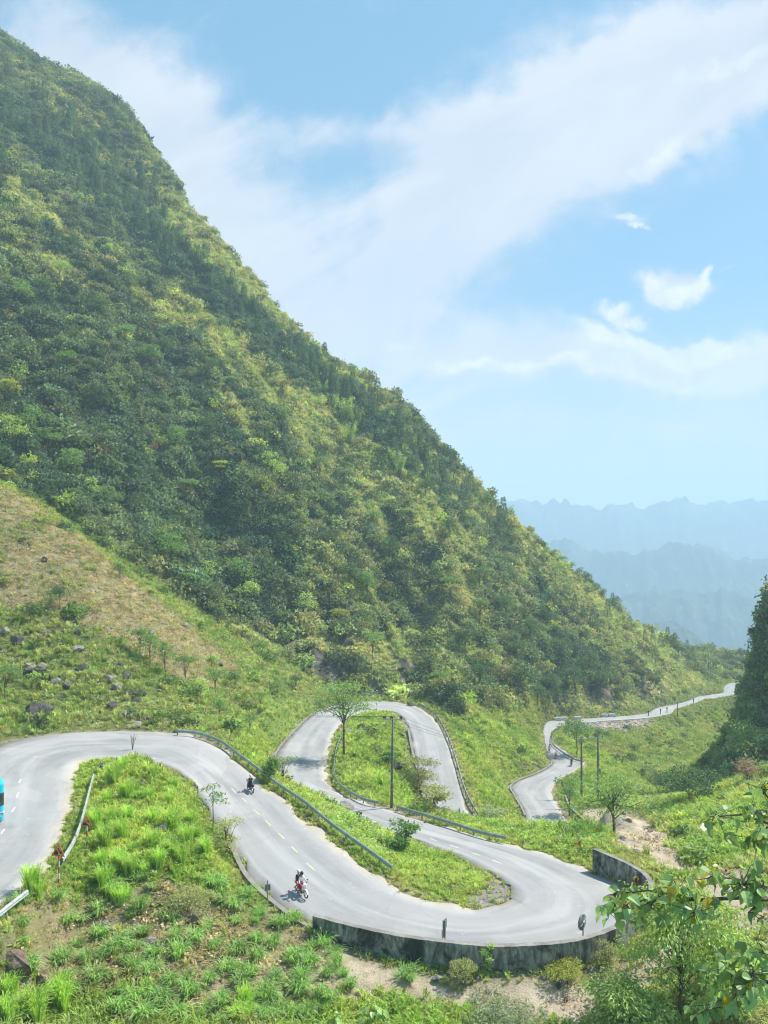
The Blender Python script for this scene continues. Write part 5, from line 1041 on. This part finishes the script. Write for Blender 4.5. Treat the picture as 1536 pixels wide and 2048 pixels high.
tree('valley_tree', 'dark bush on the far side of the gully below the spur', (1325,1570), 4.5, 7.0, .1, .4, 1500, 'dark', 'round', seed=64, base=hit(1328, 1582))
LM2 = [(30,850,'the left picture edge'),(120,1100,'the dry brown field'),(335,470,'the upper bamboo clumps'),(690,850,'the lower bamboo clumps'),(720,1370,'the cliff foot'),(688,1440,'the airy forked tree'),(880,1450,'the upper loop road'),(1150,1440,'the distant bend'),(600,1250,'the field corner'),(500,900,'the mountain middle'),(1000,1150,'the lower ridge'),(300,700,'the upper left scrub'),(72,1350,'the dark rock heap'),(400,1465,'the long rail start')]
LMK = [(118,1700,'the arrow triangle sign'),(174,1650,'the 10% triangle sign'),(210,1856,'the tan rock outcrop'),(390,1842,'the dark hollow rock'),(298,1880,'the pale bedrock slab'),(40,1940,'the brown earth ledge'),(535,1795,'the thin grey sign post'),(630,1850,'the left wall end'),(695,2000,'the upright grey stone'),(278,1960,'the low brown rock'),(325,1657,'the tan rock on the knoll'),(285,1568,'the square dark boulder'),(205,1537,'the black jagged boulder'),(265,1490,'the bare twiggy plant'),(460,1680,'the wispy roadside bush'),(20,1810,'the white rail end')]
def where(x, y, L_=None):
    lx, ly, nm = min(L_ or LMK, key=lambda q: (q[0] - x) ** 2 + (q[1] - y) ** 2); dx, dy = x - lx, y - ly; dd = math.hypot(dx, dy)
    a = 'left of' if dx < 0 else 'right of'; b = 'above' if dy < 0 else 'below'
    w = b if abs(dy) > 2.2 * abs(dx) else a if abs(dx) > 2.2 * abs(dy) else b + ' and ' + a
    return ('close ' if dd < 38 else 'well ' if dd > 80 else '') + w + ' ' + nm
def where2(x, y, L_): return where(x, y, L_)
# ---- many trees of a kind: build a few, copy them ----
def stock(kind_, mt_, builds):
    out = []
    for T, Cn in builds:
        r = bpy.data.objects.new(kind_, None); r.empty_display_size = .2; a = T.obj('trunk', [M_BARK], r, True, False); b = Cn.obj('crown', [ML[mt_]], r, False, False); out.append((r, [a, b]))
    return out
def plant(st, loc, s, rz, label, group, cat='tree'):
    r0, ch = st; r = r0.copy(); COL.objects.link(r); r.location = loc; r.rotation_euler = (0, 0, rz); r.scale = (s, s, s); tag(r, label, cat, group)
    for c in ch: d = c.copy(); COL.objects.link(d); d.parent = r
    return r
def pine_parts(seed, h=7.0, w=2.6, n=420):
    r = R(seed); T, Cn = MB(), MB(); T.tube([(0, 0, -.4), (0, 0, h * .5), (0, 0, h)], [.13, .08, .02], 6)
    for _ in range(n):
        t = r.random() ** 1.25; z = h * (.1 + .9 * t); q = w / 2 * (1 - t) ** .75 * r.uniform(.3, 1.05) + .05; a = r.uniform(0, 6.283); Cn.leaf((math.cos(a) * q, math.sin(a) * q, z), (math.cos(a), math.sin(a), r.uniform(-.1, .7)), rdir(r), .55 * r.uniform(.7, 1.3), .2, .2)
    return T, Cn
def bamboo_parts(seed, h=9.0, n=1300):
    r = R(seed); T, Cn = MB(), MB()
    for k in range(15):
        a = r.uniform(0, 6.283); dx = Vector((math.cos(a), math.sin(a), 0)); hh = h * r.uniform(.65, 1); P = [dx * (.3 + 1.9 * t * t * r.uniform(.8, 1.2)) + Vector((0, 0, hh * (t - .12 * t ** 3))) for t in (0, .35, .7, 1)]; T.tube(P, [.05, .045, .03, .01], 5)
        for _ in range(n // 15):
            t = r.uniform(.2, 1); p = P[2].lerp(P[3], (t - .7) / .3) if t > .7 else P[1].lerp(P[2], (t - .35) / .35) if t > .35 else P[0].lerp(P[1], t / .35); Cn.leaf(p + rdir(r) * .5, (dx.x + r.uniform(-1, 1), dx.y + r.uniform(-1, 1), r.uniform(-.9, .3)), (0, 0, 1), .5, .16, .2)
    return T, Cn
PINES = stock('conifer', 'pine', [pine_parts(s) for s in range(4)])
BROAD = stock('broadleaf_tree', 'mid', [tree_parts(70 + s, 6.5, 5.6, .28, .42, 700, 'umbrella' if s % 2 else 'round', lobes=8) for s in range(4)])
BRIGHT = stock('broadleaf_tree', 'bright', [tree_parts(80 + s, 6.0, 5.4, .25, .42, 650, 'round', lobes=8) for s in range(3)])
DARKT = stock('broadleaf_tree', 'dark', [tree_parts(90 + s, 6.0, 5.6, .2, .42, 700, 'round', lobes=8) for s in range(3)])
BAMB = stock('bamboo_clump', 'bright', [bamboo_parts(s) for s in range(3)])
YEL = stock('broadleaf_tree', 'yellow', [tree_parts(95, 5.0, 5.0, .25, .4, 650, 'umbrella', lobes=8)])
LM3 = [(0,80,'the left end of the skyline'),(300,290,'the first hump of the skyline'),(540,590,'the long straight skyline'),(800,800,'the lower skyline shoulder'),(980,1000,'the far mountain end'),(1100,1100,'the bushy skyline trees'),(1250,1230,'the low skyline'),(1350,1290,'the ridge tip'),(1440,1311,'the white roofed shed')]
LMB = [(335,470,'the upper middle'),(690,850,'the bamboo group centre'),(790,940,'the lowest bamboo pair'),(400,530,'the upper right')]
rt = R(99); npine = 0
for _ in range(2600):
    if npine >= 210: break
    x = rt.uniform(0, 1010) if rt.random() < .75 else rt.uniform(0, 420); off = rt.gauss(216, 22); y = .85 * x + off
    if x < 330 and rt.random() < .45: y = .85 * x + rt.gauss(150, 20)
    if x < 60 and rt.random() < .5: y = rt.uniform(240, 420)
    if fbm(np.array([x / 120.]), np.array([y / 90.]), 2)[0] < -.28: continue
    g = hit(x, y, 150, 480)
    if g.y > 470: continue
    plant(rt.choice(PINES), g, rt.uniform(.9, 1.55), rt.uniform(0, 6.28), 'dark conifer in the conifer band ' + where2(x, y, LM2), 'conifers in bands below the ridge'); npine += 1
for x, y in ((1225,1215),(1240,1236),(1262,1238),(1335,1287),(1350,1296),(1362,1302),(1356,1296),(1374,1308),(1060,1130),(1020,1095),(1040,1110),(1150,1225),(1165,1240),(1185,1262),(1260,1262),(1290,1287),(1306,1292),(1322,1296),(1215,1240),(1410,1340),(1418,1350),(1385,1318)):
    g = hit(x, y, 150, 470); plant(rt.choice(PINES), g, rt.uniform(.75, 1.2), rt.uniform(0, 6), 'far conifer on the low ridge ' + where2(x, y, LM3), 'conifers near the foot of the ridge')
for x, y in ((1078,1092),(1092,1108),(1108,1112),(1126,1132),(1143,1140),(1158,1150),(1172,1160),(1188,1176),(1205,1190),(1232,1212),(1250,1226),(975,1003),(990,1012),(905,918),(872,886),(840,850),(705,752),(530,585),(462,492),(240,262),(135,182),(20,90),(95,150),(170,212),(300,318),(1275,1250)):
    g = hith(x, y - 8, 3.0, 250, 480); g.z = gz(g.x, g.y); plant(rt.choice(BROAD + DARKT), g, rt.uniform(.5, .95), rt.uniform(0, 6), 'small skyline tree ' + where2(x, y, LM3), 'trees standing on the mountain skyline')
for x, y, s in ((645,800,1.1),(665,830,1.2),(690,850,1.5),(712,862,1.3),(700,890,1.2),(790,940,1.1),(800,955,1.0),(335,470,1.0),(360,500,1.1),(392,520,1.0),(300,450,1.0),(415,545,.9)):
    plant(rt.choice(BAMB), hit(x, y, 120, 470), s * .9, rt.uniform(0, 6), 'pale feathery bamboo clump ' + ('lower group' if x > 600 else 'upper group') + ', ' + where2(x, y, LMB), 'bamboo clumps on the mountain', 'bamboo')
for x, y, s, k in ((100,930,1.3,'B'),(140,965,1.2,'B'),(60,880,1.2,'B'),(25,905,1.4,'G'),(300,750,1.3,'B'),(250,700,1.2,'B'),(410,1180,1.1,'G'),(340,1140,1.2,'B'),(310,1120,1.1,'B'),(480,1195,1.4,'B'),(500,1225,1.2,'G'),(540,960,1.3,'G'),(560,975,1.1,'G'),(440,965,1.1,'Y'),
        (180,1010,1.0,'G'),(215,1030,1.0,'B'),(680,1262,1.0,'Y'),(735,1205,1.2,'B'),(610,1240,1.1,'G'),(15,815,1.3,'Y'),(120,560,1.1,'G'),(90,600,1.1,'D'),(40,620,1.3,'B'),(200,640,1.2,'D'),(260,580,1.1,'D'),(330,720,1.2,'D'),(420,760,1.2,'D'),(420,880,1.3,'D'),(200,830,1.3,'D'),(480,1050,1.1,'D'),
        (560,1120,1.2,'D'),(650,1110,1.1,'D'),(700,1180,1.2,'D'),(780,1120,1.2,'D'),(850,1000,1.1,'D'),(900,1080,1.2,'D'),(960,1180,1.3,'D'),(1010,1240,1.3,'D'),(1060,1290,1.4,'D'),(1120,1330,1.4,'D'),(1150,1390,1.5,'D'),(1200,1390,1.3,'D'),(1100,1400,1.3,'D'),(1180,1350,1.3,'D'),(1030,1330,1.2,'D'),
        (930,1300,1.1,'D'),(960,1380,1.1,'D'),(860,1360,1.0,'D'),(1040,1390,1.4,'D'),(1075,1420,1.2,'D'),(1000,1150,1.2,'D'),(900,1210,1.2,'B'),(350,910,1.2,'B'),(130,760,1.2,'B'),(380,1010,1.0,'B'),(560,860,1.1,'B'),(640,960,1.1,'B'),(745,1320,1.0,'B'),(880,1400,.9,'B'),(960,1250,1.1,'B')):
    st = {'B': BROAD, 'G': BRIGHT, 'D': DARKT, 'Y': YEL}[k]; lb = {'B': 'mid green forest tree', 'G': 'light green tree in dark scrub', 'D': 'dark rounded forest tree', 'Y': 'yellow green tree in dark scrub'}[k]
    plant(rt.choice(st), hit(x, y, 90, 470), s, rt.uniform(0, 6), lb + ' ' + where2(x, y, LM2), {'B': 'mid green forest trees', 'G': 'light green forest trees', 'D': 'dark forest trees', 'Y': 'yellow green forest trees'}[k])
for x, y, s, k in ((60,1250,.5,'D'),(120,1220,.6,'D'),(300,1330,.7,'B'),(330,1350,.7,'B'),(280,1310,.6,'B'),(370,1370,.6,'B'),(430,1390,.6,'B'),(470,1380,.5,'B'),(10,1400,.6,'B'),(100,1225,.5,'B'),(400,1400,.5,'G'),(520,1420,.4,'B'),(240,1160,.5,'D'),(555,1395,.5,'B'),(590,1380,.5,'D'),(500,1470,.4,'B'),(440,1440,.4,'B')):
    plant(rt.choice({'B': BROAD, 'G': BRIGHT, 'D': DARKT}[k]), hit(x, y, 60, 200), s, rt.uniform(0, 6), {'B': 'mid green bush among the rocks of the field above the bend', 'G': 'light green bush on the field edge above the long rail', 'D': 'dark bush on the pale dry field'}[k], 'bushes on the stony field', 'shrub')
for k in range(26):
    x, y = rt.uniform(1488, 1530), rt.uniform(1150, 1520); g = hit(x, y, 90, 200)
    if g.y < 195: plant(rt.choice(DARKT + BROAD), g, rt.uniform(.35, .7), rt.uniform(0, 6), 'dark tree on the right cliff, ' + ('topmost part' if y < 1240 else 'upper part' if y < 1330 else 'middle part' if y < 1430 else 'lowest part'), 'trees on the right cliff')
# bare twig plant on top of the grassy knoll
g = hit(265, 1502); r0 = R(3); B = MB()
for k in range(9):
    a = r0.uniform(0, 6.28); s_ = r0.uniform(.05, .5); P = [Vector((0, 0, 0)), Vector((math.cos(a) * s_ * .4, math.sin(a) * s_ * .4, .8)), Vector((math.cos(a) * s_, math.sin(a) * s_, r0.uniform(1.3, 1.9)))]; B.tube(P, [.018, .012, .006], 4)
    for t in (.5, .7): q = P[1].lerp(P[2], t - .3); B.tube([q, q + Vector((r0.uniform(-.2, .2), r0.uniform(-.2, .2), .35))], [.008, .004], 4)
o = B.obj('bare_plant', [M_BARK]); o.location = g; tag(o, 'leafless twiggy plant on top of the grassy knoll', 'plant')

# ---------------- grass clumps ----------------
def clump_parts(seed, h, sp, w, n, lean=.55):
    r = R(seed); B = MB(); k = 9
    for _ in range(k):
        a = r.uniform(0, 6.28); q = r.uniform(0, sp); T_ = mb_tuft(r.randint(0, 9999), n // k, h * r.uniform(.7, 1.05), .3, w, lean); c = Vector((math.cos(a) * q, math.sin(a) * q, 0)); B.add([Vector(v_) + c for v_ in T_.v], T_.f)
    return B
CL_B = [clump_parts(s, 1.05, .38, .055, 190, .8).obj('leaf_blades', [ML['maize']], None, False, False) for s in range(4)]
CL_G = [clump_parts(10 + s, 1.5, .42, .035, 300, .35).obj('leaf_blades', [ML['grass']], None, False, False) for s in range(3)]
for c in CL_B + CL_G: c.name = c.name
BR = [(113,1797),(172,1922),(226,1773),(168,1840),(265,1828),(258,1871),(234,1898),(250,1918),(308,1906),(300,1941),(347,1875),(355,1906),(395,1875),(434,1890),(434,1773),(441,1797),(463,1812),(471,1840),(490,1789),(520,1820),(516,1840),(559,1843),(586,1836),(512,1883),(543,1886),(516,1910),(547,1953),
      (461,1941),(238,1984),(266,2000),(234,2020),(328,1992),(336,1969),(371,1953),(363,2023),(406,2020),(449,2000),(539,1980),(563,2023),(594,1977),(634,1864),(650,1886),(673,1903),(621,1896),(588,1903),(595,1926),(621,1926),(673,1922),(429,1766),(491,1789),(520,1828),(562,1847),(585,1834),(546,1883),(510,1880),(520,1909),
      (285,1755),(300,1770),(690,1945),(705,1965),(610,1985),(640,2005),(580,2030),(480,1960),(150,1990),(90,1990),(30,2040),(812,1950),(655,1950),(610,2030),(500,1940),(190,1960),(290,2035),(420,1960),(350,1840),(410,1850),(330,1830),(205,1905),(380,1990),(440,2040),(500,2020),(530,2035),(160,1890),(300,1985)] + [(int(40 + 300 * (k * .7549 % 1)), int(1800 + 165 * (k * .5698 % 1))) for k in range(14)] + [(int(480 + 220 * (k * .7549 % 1)), int(1900 + 140 * (k * .5698 % 1))) for k in range(8)]
GRS = [(64,1778),(72,1790),(117,1992),(130,2010),(58,2020),(75,2035),(488,2010),(500,2020),(226,1790),(240,1800),(210,1770),(10,2030),(18,1990),(476,2030),(260,1745),(290,1740),(200,1730),(230,1725),(320,1735),(270,1700),(300,1690),(340,1700),(210,1690),(240,1670),(190,1650),(220,1640),(260,1630),(300,1640),(340,1650),(370,1680),(250,1590),(210,1600),(300,1590),(230,1560),(330,1600),(380,1640),(300,1550),(350,1570),(250,1540),(390,1670),(410,1700),(360,1720)]
used_b = False
gx_ = R(31)
for L_, st, nm, lb, gr, sc_ in ((BR, CL_B, 'grass_clump', 'broad bladed green grass clump %s', 'broad bladed grass clumps on the near slope', (.55, .95)), (GRS, CL_G, 'tall_grass_clump', 'tall upright yellow green grass clump %s', 'tall grass clumps on the knoll', (.75, 1.25))):
    for x, y in L_:
        b = hit(x + gx_.uniform(-5, 5), y + 10, 18, 90); o = gx_.choice(st).copy(); o.name = nm; COL.objects.link(o); o.location = b - Vector((0, 0, .05)); s_ = gx_.uniform(*sc_); o.scale = (s_ * gx_.uniform(.8, 1.15), s_, s_ * gx_.uniform(.7, 1.1)); o.rotation_euler = (gx_.gauss(0, .1), gx_.gauss(0, .1), gx_.uniform(0, 6.28)); tag(o, ' '.join((lb % where(x, y)).split()[:16]), 'grass clump', gr)

# ---------------- boulders ----------------
RK = [(205,1537,36,'d','black jagged boulder at the top end of the pale rail'),(285,1568,26,'d','small square dark boulder in the tall grass of the knoll'),(690,1616,38,'l','grey boulder on the verge of the middle road above the long rail'),
 (74,1424,60,'d','big dark boulder low on the slope at the left, just above the road'),(70,1345,42,'d','largest dark rock of the heap on the left slope'),(95,1352,34,'d',None),(112,1364,32,'l',None),(132,1371,28,'d',None),(60,1335,24,'l',None),(85,1330,22,'l',None),
 (163,1338,28,'d','dark pointed boulder right of the rock heap'),(245,1331,20,'d','upright slab of rock beside the green bushes of the field'),(253,1353,26,'d',None),(262,1389,30,'d','rounded black boulder, left one of a touching pair'),(284,1386,26,'d','rounded black boulder, right one of a touching pair'),
 (275,1402,22,'d',None),(222,1412,36,'d','flat dark rock just above the pale fallen slabs'),(90,1266,28,'d','sharp grey boulder high on the left field'),(35,1282,32,'d',None),(8,1262,28,'l',None),(5,1300,20,'d',None),(150,1297,36,'l',None),(215,1357,34,'l',None),(235,1374,26,'l',None),
 (250,1427,24,'l','round pale stone at the roadside by the fallen slabs'),(266,1430,20,'l',None),(292,1437,30,'b','broken tan rock at the roadside'),(273,1448,38,'l','long flat pale slab lying at the road edge'),(385,1437,26,'d','dark rock above the start of the long rail'),(352,1462,16,'d','small dark stone at the very start of the long rail'),
 (792,1532,32,'d','black rock behind the electricity pole'),(735,1454,16,'d','dark stone beside the white stone near the umbrella tree'),(700,1462,20,'l','white stone behind the umbrella tree trunk'),(803,1470,18,'b','brown rock at the edge of the upper loop'),(806,1502,13,'d','small dark rock in the grass of the upper loop'),
 (822,1409,20,'d','boulder standing at the top of the upper rail'),(918,1536,13,'l','grey stone just outside the upper rail'),(943,1577,13,'l',None),(953,1586,13,'l',None),(956,1601,11,'l',None),(699,1540,11,'l','small white stone in the grass right of the curved rail'),(850,1647,12,'d','dark stone under the short straight rail'),
 (210,1856,46,'l','tan rock outcrop among grass clumps on the near slope'),(388,1842,44,'b','dark hollowed rock under the brown bush'),(425,1852,34,'b','slanting rock right of the hollow'),(298,1880,34,'l','pale bedrock slab between the rows of grass clumps'),(278,1960,30,'b','brown rock low on the near slope'),(325,1657,32,'l','tan flat rock on the grassy knoll'),
 (232,1592,18,'l','small grey stone low in the knoll grass'),(310,1737,26,'b','half buried rock at the foot of the knoll'),(35,1945,95,'b','big brown earth and rock ledge at the left bottom'),(85,1960,50,'b','smaller rock beside the big brown ledge'),
 (873,1958,24,'l','pale stone left of the dry bush below the wall'),(935,1964,22,'d',None),(955,1962,15,'l',None),(1088,1955,15,'l','small grey stone touching the wall foot'),(1117,1973,20,'d','dark grey stone left of the yellow green bush'),(1133,2000,15,'b','brown stone alone on the sand'),(1176,1952,12,'l',None),(1253,1961,20,'l','grey stone on the sand right of the wall'),
 (695,2000,16,'l','upright grey stone at the bottom edge of the picture'),(1266,1706,26,'l','grey boulder on the stream bed behind the wall end'),(1244,1676,14,'l',None),(822,1757,13,'l','white stone near the end of the long rail'),(900,1778,18,'d','dark rock on the tip of the green island'),(935,1785,14,'d',None),(1290,1720,14,'d',None),(115,1180,20,'d',None),(155,1265,20,'d',None),(370,1250,26,'l',None),(300,1265,22,'l',None),(60,1090,14,'d',None),(90,1120,18,'d',None),(440,1330,16,'d',None),(1245,1625,14,'l',None),(1258,1640,16,'l',None),(1230,1650,12,'l',None)]
gen = {'field': 'one of the rocks scattered over the stony field above the bend', 'bank': 'loose pale stone on the bank outside the road', 'near': 'small stone on the sand below the wall', 'bed': 'stone lying on the dry stream bed'}
LMR = [(74,1424,'the big dark roadside boulder'),(70,1345,'the largest heap rock'),(163,1338,'the dark pointed boulder'),(245,1331,'the upright slab'),(273,1388,'the touching black pair'),(90,1266,'the sharp grey boulder'),(292,1437,'the broken tan rock'),(385,1437,'the dark rock by the rail')]
RM = {}
for k, (x, y, wpx, mm, lb) in enumerate(RK):
    g = hit(x, y + wpx * .18, 18, 300); s_ = wpx / F * g.y / 2 * 1.05; key_ = (mm, k % 6)
    if key_ not in RM: B = rock_mesh(200 + k, 3 if wpx > 30 else 2, .8); RM[key_] = B.obj('boulder', [M_ROCKS[mm]], None, False, False).data
    o = bpy.data.objects.new('boulder', RM[key_]); COL.objects.link(o); o.location = g + Vector((0, 0, s_ * .25)); o.scale = (s_, s_ * rt.uniform(.7, 1), s_ * rt.uniform(.75, 1.05)); o.rotation_euler = (rt.uniform(-.4, .4), rt.uniform(-.4, .4), rt.uniform(0, 6.28))
    if lb: tag(o, lb, 'boulder')
    else: q = 'field' if (x < 560 and y < 1470) else 'bed' if x > 1200 and y < 1730 else 'near' if y > 1940 else 'bank'; tag(o, ('dark' if mm == 'd' else 'pale' if mm == 'l' else 'brown') + ' rock on the field ' + where(x, y, LMR) if q == 'field' else gen[q], 'boulder', {'field': 'rocks on the stony field', 'bank': 'loose stones outside the road', 'near': 'stones below the wall', 'bed': 'stones in the stream bed'}[q])

# ---------------- the overhanging tree close to the camera ----------------
def heart(B, c, d, nrm, l, m_=0):
    c, d, nrm = Vector(c), Vector(d).normalized(), Vector(nrm); sd = d.cross(nrm).normalized(); up = sd.cross(d).normalized(); w = l * .82
    P = [(0, 0, 0), (.12, .32, .10), (.34, .46, .17), (.62, .33, .10), (1.0, 0, -.20), (.62, -.33, .10), (.34, -.46, .17), (.12, -.32, .10), (.45, 0, -.02)]
    B.add([c + d * a * l + sd * b * w + up * z_ * l for a, b, z_ in P], [(0, 1, 2, 8), (8, 2, 3, 4), (8, 4, 5, 6), (0, 8, 6, 7)], m_)
M_BIG = mat('large_heart_leaf', m_leaf((.36, .53, .22), .42, .42, False, .36)); M_BIGY = mat('yellowing_leaf', m_leaf((.55, .48, .06), .3, .4))
tb = empty('overhanging_tree', (9.5, 8.5, gz(9.5, 8.5))); tag(tb, 'large heart leaved tree overhanging the right edge close to the camera', 'tree'); bo = Vector(tb.location)
B = MB(); tp = Vector((6.6, 8.8, -2.0)) - bo; B.tube([(0, 0, -.5), (-.3, .1, tp.z * .4), (-1.4, .2, tp.z * .8), tp], [.24, .2, .15, .11], 12)
CLU = [((1420,1634),40,9,8.4),((1518,1574),30,9,8.6),((1508,1622),34,10,8.2),((1512,1682),38,16,8.0),((1420,1752),34,10,8.8),((1478,1768),44,18,8.4),((1525,1775),34,12,8.2),((1352,1782),38,15,8.6),((1210,1822),30,11,8.9),((1246,1812),34,12,8.8),((1292,1808),34,13,8.7),((1216,1790),18,8,9.2),
       ((1388,1830),40,15,8.3),((1496,1826),20,5,8.2),((1452,1935),40,18,7.8),((1500,1950),46,20,7.4),((1525,1905),34,12,7.6),((1412,2020),30,12,7.8),((1470,1990),30,9,7.6)]
LV, LVY = MB(), MB(); rl = R(77)
hubs = {0: Vector(W(1560, 1655, 8.6)) - bo, 1: Vector(W(1560, 1800, 8.6)) - bo, 2: Vector(W(1560, 1960, 8.0)) - bo}
for hb_ in hubs.values(): B.tube([tp, tp.lerp(hb_, .5) + Vector((0, 0, .15)), hb_], [.09, .06, .035], 8)
for (cx, cy), rp2, n, d in CLU:
    c = Vector(W(cx, cy, d)) - bo; hk = 0 if cy < 1700 else 1 if cy < 1880 else 2; s0 = hubs[hk]
    if hk == 1 and cx < 1400: s0 = Vector(W(1400, 1800, 8.7)) - bo
    m_ = s0.lerp(c, .55) + Vector((0, 0, .08)); B.tube([s0, m_, c], [.018, .012, .006], 6)
    for _ in range(int(n * 1.9)):
        p = c.lerp(m_, rl.uniform(0, .5)) + Vector((rl.gauss(0, .5), rl.gauss(0, .5), rl.gauss(0, .38))) * rp2 / F * d * .95; e = p + Vector((rl.uniform(-.08, .08), rl.uniform(-.08, .08), rl.uniform(-.03, .05))); B.tube([c.lerp(m_, rl.uniform(0, .3)), e], .0035, 4, 0, False)
        (LVY if rl.random() < .03 else LV) and heart(LVY if rl.random() < .035 else LV, e, (rl.uniform(-1, 1), rl.uniform(-1, 1), rl.uniform(-1.6, .15)), (rl.uniform(-.6, .6), rl.uniform(-.8, .3), 1), rl.uniform(.07, .19))
B.tube([hubs[1], Vector(W(1480, 1795, 8.6)) - bo, Vector(W(1400, 1800, 8.7)) - bo], [.03, .024, .018], 6)
B.obj('trunk', [M_BARK], tb, True); LV.obj('leaves', [M_BIG], tb); LVY.obj('yellow_leaves', [M_BIGY], tb)
# broad leaved weeds poking up at the bottom edge
for cx, cy, n, lb in ((745,2040,34,'big leaved green weed poking up at the bottom middle'),(668,2052,18,'low round leaved weed at the bottom edge, left of the bigger one')):
    g = hit(cx, cy + 16, 18, 60); r = empty('leafy_weed', g); tag(r, lb, 'plant'); T, Lf = MB(), MB()
    for _ in range(n):
        a = rl.uniform(0, 6.28); q = rl.uniform(.05, .75); p = Vector((math.cos(a) * q, math.sin(a) * q, rl.uniform(.35, 1.2) * (1 - q * .4))); T.tube([(0, 0, 0), p * .6 + Vector((0, 0, .1)), p], .009, 4); heart(Lf, p, (math.cos(a), math.sin(a), -.35), (0, 0, 1), rl.uniform(.24, .36))
    T.obj('stems', [M_BARK], r); Lf.obj('leaves', [M_BIG], r)
